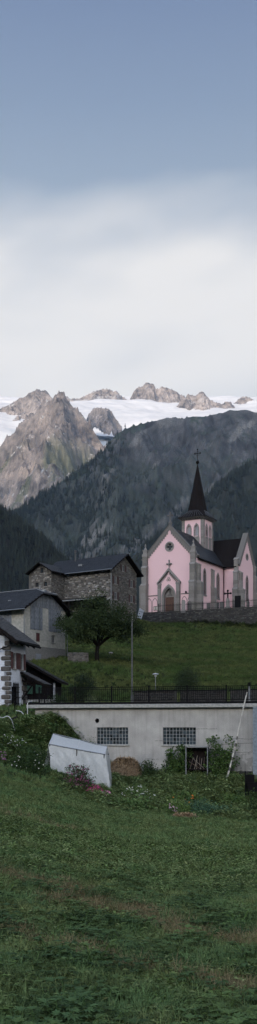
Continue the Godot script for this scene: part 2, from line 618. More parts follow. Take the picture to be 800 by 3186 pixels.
	var pyc := func(v: Vector3, n: Vector3, i: int, j: int) -> Color:
		var t := -v.z
		var base := Color(0.15, 0.130, 0.118)
		var w := mnoise.get_noise_2d(v.x / 420.0 + 3.0, v.z / 420.0)
		base = base.lerp(Color(0.25, 0.208, 0.176), clampf(w * 1.8, 0, 1))
		var c: Color = rockc.call(base, v, n, 200.0)
		# scree and alpine grass low on the left flank
		var gr := smoothstep(1420, 1250, v.y) * smoothstep(0.0, 0.35, mnoise.get_noise_2d(v.x / 300.0 + 20.0, v.z / 300.0) + 0.12)
		c = c.lerp(Color(0.10, 0.115, 0.055), gr * 0.6)
		if mnoise.get_noise_2d(v.x / 140.0 + 50.0, v.z / 80.0) > 0.31 and n.y > 0.55 and v.y < 1650: return SNOW
		return c
	var mp := slope_mesh(cc, {"px0": -420, "px1": 460, "nx": 360, "nt": 300, "len": 1500.0, "fall": 0.78, "amp": 120.0, "famp": 46.0, "feature": 560.0, "fine": 130.0, "seed": 14, "sz": 0.7, "drift": 0.05}, pyc)
	setting(put("rock_pyramid", mp, M.rock), "steep dark rock pyramid in front of the glacier", "mountain")
	var kc := [[262, 1320, 5350], [276, 1290, 5350], [290, 1272, 5350], [304, 1267, 5350], [320, 1270, 5350], [336, 1271, 5350], [348, 1281, 5350], [356, 1296, 5350], [366, 1310, 5350], [380, 1330, 5350]]
	var kcol := func(v: Vector3, n: Vector3, i: int, j: int) -> Color:
		return rockc.call(Color(0.17, 0.155, 0.15), v, n, 150.0)
	setting(put("rock_knoll", slope_mesh(kc, {"px0": 262, "px1": 380, "nx": 90, "nt": 70, "len": 210.0, "fall": 0.75, "amp": 40.0, "famp": 14.0, "feature": 160.0, "fine": 40.0, "seed": 3}, kcol), M.rock), "dark rounded rock knoll beside the glacier tongue", "mountain")
	# wooded ridge below the glacier
	var dc := [[-500, 1760, 2300], [-200, 1700, 2400], [0, 1625, 2500], [50, 1592, 2550], [100, 1561, 2600], [150, 1530, 2650], [200, 1497, 2700], [250, 1463, 2750], [290, 1434, 2800], [330, 1394, 2850], [352, 1362, 2880], [372, 1344, 2900], [400, 1331, 2950], [440, 1319, 3000], [480, 1309, 3050], [520, 1300, 3100], [545, 1301, 3100], [570, 1303, 3100], [600, 1294, 3150], [640, 1297, 3150], [662, 1289, 3200], [690, 1286, 3200], [715, 1275, 3200], [735, 1277, 3200], [765, 1274, 3200], [800, 1284, 3200], [900, 1250, 3200], [1100, 1180, 3200], [1500, 1100, 3200]]
	var dcol := func(v: Vector3, n: Vector3, i: int, j: int) -> Color:
		var w := mnoise.get_noise_2d(v.x / 260.0, v.y / 190.0)
		var w2 := mnoise.get_noise_2d(v.x / 60.0 + 9.0, v.y / 60.0)
		var grass := Color(0.025, 0.038, 0.024)
		var rk: Color = rockc.call(Color(0.044, 0.045, 0.047), v, n, 120.0)
		var steep := smoothstep(0.80, 0.62, n.y + w2 * 0.12)
		var hi := smoothstep(560, 820, v.y + w * 160.0)
		var c := grass * (1.0 + w2 * 0.5)
		c = c.lerp(rk * 1.25, clampf(steep * (0.35 + 0.65 * hi) + smoothstep(0.25, 0.5, w) * 0.5 * hi, 0, 1))
		var scree := smoothstep(0.26, 0.46, mnoise.get_noise_2d(v.x / 90.0 + 30.0 - v.y / 160.0, v.y / 330.0))
		c = c.lerp(Color(0.16, 0.16, 0.157) * (1.0 + w2 * 0.6), scree * 0.75)
		return c
	var md := slope_mesh(dc, {"px0": -420, "px1": 1500, "nx": 560, "nt": 300, "len": 1500.0, "fall": 0.60, "amp": 75.0, "famp": 15.0, "feature": 420.0, "fine": 75.0, "seed": 8, "sz": 0.6}, dcol)
	setting(put("mountain_ridge", md, M.rock), "broad shaded mountain ridge with cliffs and alpine meadow behind the church", "mountain")
	var dw := func(v: Vector3, n: Vector3) -> float:
		var s := (v.x / -v.z) * F + 400.0
		if s < -150 or s > 1000: return 0.0
		var w := mnoise.get_noise_2d(v.x / 230.0 + 4.0, v.y / 150.0)
		var low := smoothstep(640, 330, v.y + w * 330.0)
		var left := smoothstep(430, 250, s) * 0.8
		return clampf(maxf(low, left) * (0.75 + w), 0.0, 1.0)
	wood("ridge_forest", md, 14000, 10.0, 19.0, dw, "dark conifer forest covering the lower ridge behind the church", 5)
	# nearer wooded spur coming in behind the transept
	var ec := [[380, 1760, 1900], [440, 1712, 1950], [500, 1668, 2000], [560, 1618, 2050], [600, 1580, 2100], [650, 1535, 2150], [700, 1495, 2150], [746, 1462, 2200], [800, 1428, 2200], [900, 1370, 2250], [1100, 1280, 2300], [1400, 1180, 2300]]
	var ecol := func(v: Vector3, n: Vector3, i: int, j: int) -> Color:
		var w2 := mnoise.get_noise_2d(v.x / 50.0 + 9.0, v.y / 50.0)
		return Color(0.018, 0.022, 0.014) * (1.0 + w2 * 0.6)
	var me := slope_mesh(ec, {"px0": 360, "px1": 1400, "nx": 320, "nt": 180, "len": 1000.0, "fall": 0.62, "amp": 60.0, "famp": 8.0, "feature": 300.0, "fine": 40.0, "seed": 18}, ecol)
	setting(put("wooded_spur", me, M.rock), "lower wooded spur beyond the church transept", "mountain")
	var ew := func(v: Vector3, n: Vector3) -> float:
		var s := (v.x / -v.z) * F + 400.0
		if s > 950: return 0.0
		return clampf(0.75 + mnoise.get_noise_2d(v.x / 120.0, v.y / 90.0) * 1.5, 0, 1)
	wood("spur_forest", me, 9500, 10.0, 17.0, ew, "dense dark conifer forest on the spur beyond the transept", 6)
	# dark forest hill on the left, behind the barns
	var fc := [[-500, 1330, 1250], [-200, 1450, 1250], [-60, 1545, 1250], [0, 1590, 1250], [60, 1622, 1250], [120, 1672, 1250], [180, 1728, 1250], [230, 1772, 1250], [320, 1840, 1200], [420, 1910, 1200]]
	var fcol := func(v: Vector3, n: Vector3, i: int, j: int) -> Color:
		return Color(0.012, 0.015, 0.010)
	var mf := slope_mesh(fc, {"px0": -500, "px1": 420, "nx": 200, "nt": 120, "len": 600.0, "fall": 0.66, "amp": 20.0, "famp": 4.0, "feature": 200.0, "fine": 30.0, "seed": 28}, fcol)
	setting(put("forest_hill", mf, M.rock), "dark forested hillside rising behind the barns", "hill")
	var fw := func(v: Vector3, n: Vector3) -> float:
		var s := (v.x / -v.z) * F + 400.0
		return 1.0 if s > -160 and v.y > 120 else 0.0
	wood("hillside_forest", mf, 6500, 6.0, 12.5, fw, "near black conifer forest on the hillside behind the barns", 7)
	# the mountainside across the valley that keeps the evening sun off the village
	var shn := 140
	var shp := func(i: int, j: int) -> Vector3:
		var Z := lerpf(-4000, 3800, float(i) / (shn - 1))
		var u := float(j) / 59.0
		var x := -600.0 - maxf(0.0, Z - 3000.0) * 0.3 - u * 2400.0
		var cx := 0.4
		var hc := lerp_table([[-4000, 300], [-1500, 400], [0, 750], [1200, 950], [3200, 950], [3800, 700]], Z)
		var e := hc * (smoothstep(0, cx, u) if u < cx else smoothstep(1.0, cx, u))
		e += mnoise.get_noise_2d(x / 500.0, Z / 500.0) * 60.0 * smoothstep(0, 0.2, u) * smoothstep(1, 0.8, u)
		return Vector3(x, e + 8.0, -Z)
	setting(put("valley_mountainside", sheet(shn, 60, shp, ecol), M.rock), "wooded mountainside closing the valley beside the village", "mountain")
	# the range behind the viewer, whose shadow lies on the village and the ridge
	var rgp := func(i: int, j: int) -> Vector3:
		var x := lerpf(-6500, 4500, i / 99.0)
		var u := j / 39.0
		var Z := -3400.0 - u * 3200.0
		var hc := 1400.0 * smoothstep(5500, 3500, absf(x + 1000.0)) + 200.0
		var e := hc * (smoothstep(0.0, 0.42, u) if u < 0.42 else smoothstep(1.0, 0.42, u))
		e += mnoise.get_noise_2d(x / 400.0, Z / 400.0) * 70.0 * smoothstep(0, 0.2, u) * smoothstep(1, 0.8, u)
		return Vector3(x, e, -Z)
	setting(put("mountain_range", sheet(100, 40, rgp, ecol), M.rock), "dark mountain range behind the viewer", "mountain")

func make_ground() -> void:
	var zs := []
	var Z := -40.0
	while Z < 66.0:
		zs.append(Z)
		Z += 0.5 if Z > 4 else 2.0
	while Z < 175:
		zs.append(Z)
		Z += 1.0
	while Z < 270:
		zs.append(Z)
		Z += 6.0
	for z in [350, 600, 1200, 2500, 5000, 9000]: zs.append(float(z))
	var xs := []
	for s in [-9000, -3000, -900, -300, -120, -60, -40]: xs.append(float(s))
	var x := -32.0
	while x <= 32.0:
		xs.append(x)
		x += 0.5
	for s in [40, 60, 120, 300, 900, 3000, 9000]: xs.append(float(s))
	var pos := func(i: int, j: int) -> Vector3:
		return Vector3(xs[i], gh(clampf(xs[i], -32, 32), zs[j]), -zs[j])
	var colr := func(v: Vector3, n: Vector3, i: int, j: int) -> Color:
		var w := mnoise.get_noise_2d(v.x * 0.6, v.z * 0.6)
		var c := Color(0.030, 0.042, 0.016) * (1.0 + w * 0.4)
		return c
	mat("soil", Color(1, 1, 1), 0.95, T.fine, 1.3, {"vc": true, "spec": 0.1})
	setting(put("ground", sheet(xs.size(), zs.size(), pos, colr), M.soil), "grassy ground of the meadow, garden and churchyard hill", "ground")

# ---------------------------------------------------------------- shared building shapes
func make_materials() -> void:
	T.grain = tex(0.62, 1.0, 0.02, 5, 3, 512)
	T.patch = tex(0.85, 1.0, 0.03, 5, 4, 512)
	T.stain = tex(0.80, 1.0, 0.03, 6, 8, 512, 0, Color(0.92, 0.95, 0.94), Color(1, 1, 1))
	T.speck = tex(0.5, 1.0, 0.09, 3, 6, 256)
	T.wood = tex(0.45, 1.0, 0.05, 4, 9, 256)
	T.bumpy = tex(0.0, 1.0, 0.05, 5, 10, 256)
	mat("pink", Color(0.69, 0.475, 0.495), 0.92, tex(0.93, 1.0, 0.05, 5, 14, 512), 0.3)
	mat("granite", Color(0.30, 0.287, 0.27), 0.9, T.grain, 0.8, {"vc": true})
	mat("granite_dark", Color(0.15, 0.145, 0.14), 0.9, T.grain, 0.8, {"vc": true})
	mat("slate", Color(0.040, 0.043, 0.049), 0.5, T.grain, 0.7, {"vc": true, "spec": 0.3})
	mat("dark_roof", Color(0.013, 0.011, 0.011), 0.75, T.patch, 0.5, {"vc": true, "spec": 0.15})
	mat("seam_metal", Color(0.10, 0.105, 0.115), 0.35, T.patch, 0.8, {"metal": 0.4})
	mat("glass_dark", Color(0.035, 0.045, 0.055), 0.15, null, 1.0, {"spec": 0.6})
	mat("leaded_glass", Color(0.075, 0.095, 0.11), 0.3, T.speck, 3.0)
	mat("louvre_white", Color(0.52, 0.54, 0.57), 0.7, T.grain, 1.0)
	mat("oak", Color(0.13, 0.055, 0.03), 0.6, T.wood, 1.5, {"sy": 0.12})
	mat("dark_wood", Color(0.022, 0.018, 0.017), 0.9, T.wood, 1.6, {"sy": 0.12, "vc": true, "spec": 0.2})
	mat("grey_wood", Color(0.27, 0.305, 0.355), 0.85, T.wood, 1.6, {"sy": 0.1, "vc": true})
	mat("iron", Color(0.007, 0.007, 0.008), 0.7, T.speck, 2.0, {"spec": 0.2})
	mat("galvanised", Color(0.26, 0.28, 0.30), 0.45, T.grain, 1.0, {"metal": 0.5})
	mat("cream_plaster", Color(0.40, 0.385, 0.35), 0.92, T.stain, 0.16)
	mat("grey_plaster", Color(0.17, 0.165, 0.16), 0.95, T.stain, 0.3)
	mat("white_plaster", Color(0.56, 0.60, 0.66), 0.92, T.patch, 0.3)
	mat("rubble", Color(1, 1, 1), 0.92, T.grain, 1.6, {"vc": true})
	mat("mortar", Color(0.15, 0.14, 0.125), 0.95, T.grain, 1.5)
	mat("dark_mortar", Color(0.05, 0.05, 0.046), 0.95, T.grain, 1.5)
	mat("red_paint", Color(0.10, 0.022, 0.022), 0.7, T.wood, 1.2, {"sy": 0.2})
	mat("brown_paint", Color(0.060, 0.020, 0.019), 0.75, T.wood, 1.2, {"sy": 0.2})
	mat("green_paint", Color(0.035, 0.13, 0.075), 0.7, T.wood, 1.2, {"sy": 0.2})
	mat("white_paint", Color(0.62, 0.64, 0.66), 0.6, T.grain, 1.0)
	concrete_material()
	mat("concrete_edge", Color(0.34, 0.335, 0.32), 0.93, T.stain, 0.3)
	mat("tar", Color(0.012, 0.012, 0.013), 0.9, T.grain, 0.8, {"spec": 0.2})
	mat("leaf", Color(1, 1, 1), 0.7, null, 1.0, {"vc": true, "two": true, "spec": 0.25})
	mat("petal", Color(1, 1, 1), 0.8, null, 1.0, {"vc": true, "two": true})
	mat("blade", Color(1, 1, 1), 0.75, null, 1.0, {"vc": true, "two": true, "spec": 0.25})
	mat("frame_paint", Color(0.36, 0.36, 0.35), 0.7, T.grain, 1.0)
	mat("bark", Color(0.018, 0.016, 0.014), 0.95, T.grain, 3.0, {"spec": 0.15})
	mat("birch", Color(0.72, 0.71, 0.68), 0.8, T.grain, 3.0, {"vc": true})
	mat("straw", Color(0.42, 0.30, 0.18), 0.9, T.grain, 3.0, {"vc": true, "two": true})
	mat("pale_wood", Color(0.30, 0.26, 0.21), 0.85, T.grain, 3.0)
	mat("stick_wood", Color(0.14, 0.10, 0.075), 0.85, T.grain, 3.0)
	mat("pole_metal", Color(0.085, 0.09, 0.095), 0.6, T.grain, 1.0)
	mat("paper", Color(0.65, 0.64, 0.58), 0.8, T.speck, 4.0)

func arch(w: float, y0: float, spring: float, apex: float, n := 7, cx := 0.0) -> PackedVector2Array:
	var p := PackedVector2Array()
	p.append(Vector2(cx - w / 2, y0))
	for i in n + 1:
		var a := deg_to_rad(60.0) * i / n
		p.append(Vector2(cx + w / 2 - w * cos(a), spring + (apex - spring) * sin(a) / sin(deg_to_rad(60.0))))
	for i in range(n - 1, -1, -1):
		var a := deg_to_rad(60.0) * i / n
		p.append(Vector2(cx - w / 2 + w * cos(a), spring + (apex - spring) * sin(a) / sin(deg_to_rad(60.0))))
	p.append(Vector2(cx + w / 2, y0))
	return p

func circle(r: float, cx: float, cy: float, n := 20) -> PackedVector2Array:
	var p := PackedVector2Array()
	for i in n:
		p.append(Vector2(cx + r * cos(TAU * i / n), cy + r * sin(TAU * i / n)))
	return p

func rect2(x0: float, y0: float, x1: float, y1: float) -> PackedVector2Array:
	return PackedVector2Array([Vector2(x0, y0), Vector2(x1, y0), Vector2(x1, y1), Vector2(x0, y1)])

# a wall slab with openings cut through it
func cut_wall(mb: MB, poly: PackedVector2Array, holes: Array, z0: float, z1: float) -> void:
	var xs := []
	var lo := 1e9
	var hi := -1e9
	for q in poly:
		lo = minf(lo, q.x); hi = maxf(hi, q.x)
	for h in holes:
		var a := 1e9
		var b := -1e9
		for q in h:
			a = minf(a, q.x); b = maxf(b, q.x)
		var m := (a + b) / 2.0
		var near := false
		for e in xs:
			if absf(e - m) < 0.05: near = true
		if not near: xs.append(m)
	xs.append(lo - 1.0); xs.append(hi + 1.0)
	xs.sort()
	for i in xs.size() - 1:
		var parts: Array = Geometry2D.intersect_polygons(poly, rect2(xs[i], -100, xs[i + 1], 100))
		for h in holes:
			var nxt := []
			for q in parts:
				for w in Geometry2D.clip_polygons(q, h):
					if not Geometry2D.is_polygon_clockwise(w): nxt.append(w)
			parts = nxt
		for q in parts: mb.prism(q, z0, z1)

# frame for a wall that runs along `dir` (unit, horizontal) from `at`, facing dir x up
func wall_frame(at: Vector3, dir: Vector3) -> Transform3D:
	return Transform3D(Basis(dir, Vector3.UP, dir.cross(Vector3.UP)), at)

# overlapping tiles on a slope: from the eave corner p, u along the eave, w up the slope
func tiles(mb: MB, p: Vector3, u: Vector3, w: Vector3, tw: float, th: float, shade: Array, keep = null, lift := 0.025) -> void:
	var nu := int(ceil(u.length() / tw))
	var nw := int(ceil(w.length() / th))
	var n := u.cross(w).normalized()
	if n.y < 0: n = -n
	var du := u / nu
	var dw := w / nw
	for j in nw:
		for i in nu:
			var off := 0.5 if j % 2 else 0.0
			var a := p + du * (i + off) + dw * j
			var e0 := du * 0.97
			if i == nu - 1 and off > 0.0: e0 *= 0.5
			var ce := a + e0 * 0.5 + dw * 0.5
			if keep != null and not keep.call(ce): continue
			var s: float = lerpf(shade[0], shade[1], rng.randf())
			mb.col = Color(s, s, s * rng.randf_range(0.97, 1.06))
			var k := lift * rng.randf_range(0.7, 1.5)
			var q0 := a + n * k
			var q1 := a + e0 + n * k * rng.randf_range(0.8, 1.2)
			var q2 := a + e0 + dw * 1.12 + n * 0.004
			var q3 := a + dw * 1.12 + n * 0.004
			if u.cross(w).dot(n) > 0:
				mb.quad(q0, q1, q2, q3); mb.quad(a, a + e0, q1, q0)
			else:
				mb.quad(q1, q0, q3, q2); mb.quad(a + e0, a, q0, q1)
	mb.col = Color.WHITE

# rubble masonry: uneven stones proud of the wall face (x right, y up, +z out of the wall)
func rubble(mb: MB, w: float, h: float, ok: Callable, size := 0.3, pal := [0.10, 0.34], warm := 1.0) -> void:
	var y := 0.0
	while y < h:
		var rh := size * rng.randf_range(0.42, 0.8)
		var x := -rng.randf() * size
		while x < w:
			var rw := size * rng.randf_range(0.4, 1.7)
			var x0 := maxf(x, 0.0)
			var x1 := minf(x + rw, w)
			var yj := y + rng.randf_range(-0.18, 0.12) * rh
			var hj := rh * rng.randf_range(0.72, 1.22)
			if x1 - x0 > 0.06 and ok.call((x0 + x1) / 2, y + rh / 2) and ok.call(x0 + 0.03, yj + hj) and ok.call(x1 - 0.03, yj + hj) and ok.call(x0 + 0.03, yj) and ok.call(x1 - 0.03, yj):
				var s := lerpf(pal[0], pal[1], pow(rng.randf(), 2.0))
				var t := rng.randf_range(-0.03, 0.12) * warm
				mb.col = Color(s * (1.0 + t), s, s * (0.97 - t))
				stone(mb, x0 + 0.012, yj + 0.012, x1 - 0.012, yj + hj - 0.012, rng.randf_range(0.02, 0.07))
			x += rw
		y += rh
	mb.col = Color.WHITE

func stone(mb: MB, x0: float, y0: float, x1: float, y1: float, d: float) -> void:
	var c := minf(0.05, minf(x1 - x0, y1 - y0) * 0.28)
	var j := func() -> float: return rng.randf_range(-0.4, 0.4) * c
	var o := [Vector3(x0 + c * rng.randf(), y0 + c * rng.randf() * 0.5, 0), Vector3(x1 - c * rng.randf(), y0 + c * rng.randf() * 0.5, 0), Vector3(x1 - c * rng.randf(), y1 - c * rng.randf() * 0.5, 0), Vector3(x0 + c * rng.randf(), y1 - c * rng.randf() * 0.5, 0)]
	var f := [Vector3(x0 + c + j.call(), y0 + c * 0.7, d + j.call() * 0.3), Vector3(x1 - c + j.call(), y0 + c * 0.7, d + j.call() * 0.3), Vector3(x1 - c + j.call(), y1 - c * 0.7, d + j.call() * 0.3), Vector3(x0 + c + j.call(), y1 - c * 0.7, d + j.call() * 0.3)]
	mb.quad(f[0], f[1], f[2], f[3])
	for k in 4:
		var l := (k + 1) % 4
		mb.quad(o[k], o[l], f[l], f[k])

# a column of dressed blocks, each its own piece; x centred, from y0 up, from the wall out to depth
func block_stack(parent: Node, called: String, fr: Transform3D, w: float, y0: float, y1: float, d: float, course: float, material: Material) -> void:
	var n := maxi(1, int(round((y1 - y0) / course)))
	var hgt := (y1 - y0) / n
	for i in n:
		var m := MB.new()
		var s := rng.randf_range(0.68, 1.2)
		m.col = Color(s, s * rng.randf_range(0.97, 1.0), s * rng.randf_range(0.93, 1.0))
		m.xf = fr
		var j := rng.randf_range(-0.008, 0.008)
		m.box(Vector3(-w / 2 + j, y0 + i * hgt + 0.006, -0.05), Vector3(w / 2 + j, y0 + (i + 1) * hgt - 0.006, d + j), 0.018)
		part(called, m, material, parent)

func slope_cap(parent: Node, called: String, fr: Transform3D, w: float, y0: float, rise: float, d0: float, d1: float, material: Material) -> void:
	# weathering that falls from depth d1 (top) out to d0 (bottom)
	var m := MB.new()
	m.xf = fr * Transform3D(Basis(Vector3(0, 0, 1), Vector3(0, 1, 0), Vector3(-1, 0, 0)), Vector3.ZERO)
	m.prism(PackedVector2Array([Vector2(-0.04, y0), Vector2(d0 + 0.06, y0), Vector2(d0 + 0.06, y0 + 0.09), Vector2(d1, y0 + rise), Vector2(-0.04, y0 + rise)]), -w / 2 - 0.05, w / 2 + 0.05)
	part(called, m, material, parent)

# stepped buttress. stages: [top, depth]
func buttress(parent: Node, at: Vector3, dir: Vector3, w: float, stages: Array, pinnacle := 0.0) -> Node3D:
	var b := Node3D.new()
	b.name = "buttress"
	parent.add_child(b, true)
	var fr := wall_frame(at, dir)
	var y := -0.8
	for i in stages.size():
		var top: float = stages[i][0]
		var d: float = stages[i][1]
		var ww: float = w * (1.0 - 0.06 * i)
		block_stack(b, "stone_block", fr, ww, y, top - 0.42, d, 0.62, M.granite)
		var d2: float = stages[i + 1][1] if i + 1 < stages.size() else (d if pinnacle > 0 else 0.02)
		slope_cap(b, "weathering", fr, ww, top - 0.42, 0.42, d, d2, M.granite)
		y = top
	if pinnacle > 0:
		var d: float = stages[-1][1]
		var m := MB.new()
		m.xf = fr
		var w2 := w * 0.72
		m.box(Vector3(-w2 / 2, y, -0.1), Vector3(w2 / 2, y + 0.55, d * 0.75), 0.02)
		m.box(Vector3(-w2 / 2 - 0.07, y + 0.55, -0.17), Vector3(w2 / 2 + 0.07, y + 0.70, d * 0.75 + 0.07), 0.02)
		m.tube([Vector3(0, y + 0.70, d * 0.3), Vector3(0, y + 0.78, d * 0.3), Vector3(0, y + pinnacle * 0.66, d * 0.3)], [w2 * 0.52, w2 * 0.42, 0.1], 8)
		m.lathe([Vector2(0.05, 0), Vector2(0.16, 0.1), Vector2(0.17, 0.24), Vector2(0.07, 0.34), Vector2(0.13, 0.44), Vector2(0.0, 0.54)], 8, Vector3(0, y + pinnacle * 0.66, d * 0.3))
		part("pinnacle", m, M.granite, b)
	return b

func lancet(parent: Node, fr: Transform3D, w: float, y0: float, spring: float, apex: float, recess: float, glass: Material, frame_w := 0.22) -> Node3D:
	var win := Node3D.new()
	win.name = "window"
	parent.add_child(win, true)
	var m := MB.new()
	m.xf = fr
	m.band(arch(w + 2 * frame_w, y0, spring, apex + frame_w * 1.3), arch(w, y0, spring, apex), -recess, 0.05)
	m.box(Vector3(-w / 2 - frame_w - 0.06, y0 - 0.22, -recess), Vector3(w / 2 + frame_w + 0.06, y0 + 0.004, 0.14), 0.02)
	part("frame", m, M.granite, win)
	m = MB.new()
	m.xf = fr
	m.prism(arch(w, y0, spring, apex), -recess - 0.02, -recess + 0.02)
	part("pane", m, glass, win)
	return win

func stone_cross(mb: MB, at: Vector3, h: float, w: float, t: float) -> void:
	mb.box(at + Vector3(-t / 2, 0, -t / 2), at + Vector3(t / 2, h, t / 2), t * 0.15)
	var y := h * 0.64
	mb.box(at + Vector3(-w / 2, y - t / 2, -t / 2 - 0.004), at + Vector3(w / 2, y + t / 2, t / 2 + 0.004), t * 0.15)
	for e in [Vector3(-w / 2, y, 0), Vector3(w / 2, y, 0), Vector3(0, h, 0)]:
		mb.box(at + e - Vector3.ONE * t * 0.72, at + e + Vector3.ONE * t * 0.72, t * 0.3)

# ---------------------------------------------------------------- church
func make_church() -> void:
	var turn := deg_to_rad(-28.5)
	var ch := thing("church", "pink church with grey stone trim and dark pointed spire on the hill", "church", Vector3(6.9, 18.9, -167.4), turn)
	var X := Vector3(1, 0, 0)
	var B := Vector3(0, 0, -1)
	var HW := 4.9
	var EV := 9.3
	var RG := 14.5
	var L := 19.1
	var T0 := 11.5
	var TX := 7.8
	var TC := 15.3
	# walls
	var m := MB.new()
	cut_wall(m, PackedVector2Array([Vector2(-HW, -1), Vector2(HW, -1), Vector2(HW, EV), Vector2(0, RG), Vector2(-HW, EV)]), [circle(0.72, 0, 11.3), arch(1.9, -0.05, 2.9, 4.35)], -0.6, 0.0)
	var wf := part("facade_wall", m, M.pink, ch)
	wf.set_meta("label", "pink gabled front wall")
	m = MB.new()
	m.xf = wall_frame(Vector3(HW, 0, 0), B)
	var hs := []
	for t in [3.4, 9.05]: hs.append(arch(0.95, 3.3, 6.7, 7.55, 7, t))
	cut_wall(m, rect2(0.6, -1, T0, EV), hs, -0.6, 0.0)
	part("nave_wall", m, M.pink, ch)
	m = MB.new()
	m.box(Vector3(-HW, -1, -L), Vector3(-HW + 0.6, EV, -0.6))
	part("nave_wall", m, M.pink, ch)
	m = MB.new()
	m.box(Vector3(HW - 0.6, -1, -T0 - 0.6), Vector3(TX, EV, -T0))
	part("transept_wall", m, M.pink, ch)
	m = MB.new()
	m.xf = wall_frame(Vector3(TX, 0, -T0), B)
	cut_wall(m, PackedVector2Array([Vector2(0.6, -1), Vector2(7.0, -1), Vector2(7.6, -1), Vector2(7.6, EV), Vector2(3.8, RG + 0.5), Vector2(0, EV), Vector2(0, -1)]), [circle(0.45, 3.8, 11.2), arch(0.9, 3.3, 6.8, 7.7, 7, 3.8)], -0.6, 0.003)
	part("transept_gable", m, M.pink, ch)
	m = MB.new()
	m.box(Vector3(-TX, -1, -L - 0.6), Vector3(TX, EV, -L))
	m.box(Vector3(-TX, -1, -L), Vector3(-TX + 0.6, EV, -T0))
	m.prism(PackedVector2Array([Vector2(-HW, EV), Vector2(HW, EV), Vector2(0, RG)]), -L - 0.6, -L)
	part("rear_wall", m, M.pink, ch)
	# roofs
	var sl := (RG - EV) / HW
	var eo := 0.4
	for s in [1.0, -1.0]:
		m = MB.new()
		var a := Vector3(s * (HW + eo), EV - sl * eo + 0.12, -0.45)
		var top := Vector3(0, RG + 0.12, -0.45)
		var len_ := 18.0
		m.quad(a, a + B * len_, top + B * len_, top) if s > 0 else m.quad(a + B * len_, a, top, top + B * len_)
		var u := top - a
		m.quad(a - Vector3(0, 0.14, 0), top - Vector3(0, 0.14, 0), top + B * len_ - Vector3(0, 0.14, 0), a + B * len_ - Vector3(0, 0.14, 0))
		m.quad(a, a - Vector3(0, 0.14, 0), a + B * len_ - Vector3(0, 0.14, 0), a + B * len_)
		var r := part("roof", m, M.slate, ch)
		if s > 0:
			var t := MB.new()
			var keep := func(q: Vector3) -> bool:
				# in front of the transept roof
				var yt: float = RG - absf(-q.z - TC) * (RG - EV) / 3.8
				return -q.z < T0 or q.y > yt + 0.05
			tiles(t, a + Vector3(0, 0.015, 0), B * 15.2, u, 0.36, 0.30, [0.7, 5.0], keep)
			var tt := part("slates", t, M.slate, r)
			tt.set_meta("kind", "stuff")
			var g := MB.new()
			g.tube([a + Vector3(0.06, -0.02, 0.0), a + Vector3(0.06, -0.05, 0) + B * (T0 - 0.1)], [0.09], 6)
			part("gutter", g, M.iron, r)
	var ts := (RG - EV) / 3.8
	m = MB.new()
	for sx in [1.0, -1.0]:
		var zE := -T0 + 0.35
		var yE: float = EV - ts * 0.35 + 0.12
		var a := Vector3(sx * (TX - 0.3), yE, zE)
		var b := Vector3(sx * 0.2, yE, zE)
		var c := Vector3(sx * 0.2, RG + 0.12, -TC)
		var d := Vector3(sx * (TX - 0.3), RG + 0.12, -TC)
		m.quad(b, a, d, c) if sx > 0 else m.quad(a, b, c, d)
		var zR := -L - 0.35
		m.quad(Vector3(a.x, yE, zR), Vector3(b.x, yE, zR), c, d)
	var tr := part("transept_roof", m, M.dark_roof, ch)  # darker than the nave: reflected dark slopes painted into its colour
	m = MB.new()
	var k := 0
	while k < 22:
		var x := 5.35 + k * 0.11
		var p := Vector3(x, EV - ts * 0.35 + 0.12, -T0 + 0.35)
		var q := Vector3(x, RG + 0.12, -TC)
		m.col = Color.WHITE * rng.randf_range(0.8, 1.6)
		m.tube([p.lerp(q, 0.01), q], [0.018], 4, false)
		k += 1
	for i in 10:
		var x := 0.6 + i * 0.5
		var zf: float = x / HW * 3.8
		m.tube([Vector3(x, RG + 0.12 - (TC - 0.35 - T0 + zf * 0.0) * 0.0 - ts * (3.8 * x / HW) + 0.02, -TC + 3.8 * x / HW), Vector3(x, RG + 0.13, -TC)], [0.018], 4, false)
	part("standing_seam", m, M.dark_roof, tr).set_meta("kind", "stuff")
	m = MB.new()
	m.box(Vector3(5.0, EV + 1.0, -T0 + 0.35 - (1.0 + ts * 0.35) / ts - 0.02), Vector3(TX - 0.4, EV + 1.06, -T0 + 0.35 - (1.0 + ts * 0.35) / ts + 0.05))
	part("snow_guard", m, M.galvanised, tr)
	m = MB.new()
	m.tube([Vector3(HW + 0.3, EV - 0.35, -T0 + 0.43), Vector3(TX - 0.3, EV - 0.35, -T0 + 0.43)], [0.09], 6)
	m.tube([Vector3(HW + 0.16, EV - 0.35, -T0 + 0.2), Vector3(HW + 0.16, -0.5, -T0 + 0.2)], [0.07], 6)
	part("downpipe", m, M.iron, ch)
	m = MB.new()
	m.tube([Vector3(HW + eo, EV - sl * eo + 0.18, -T0 + 0.3), Vector3(0.1, RG + 0.22, -TC + 0.1)], [0.08], 5)
	part("valley_flashing", m, M.dark_roof, ch)
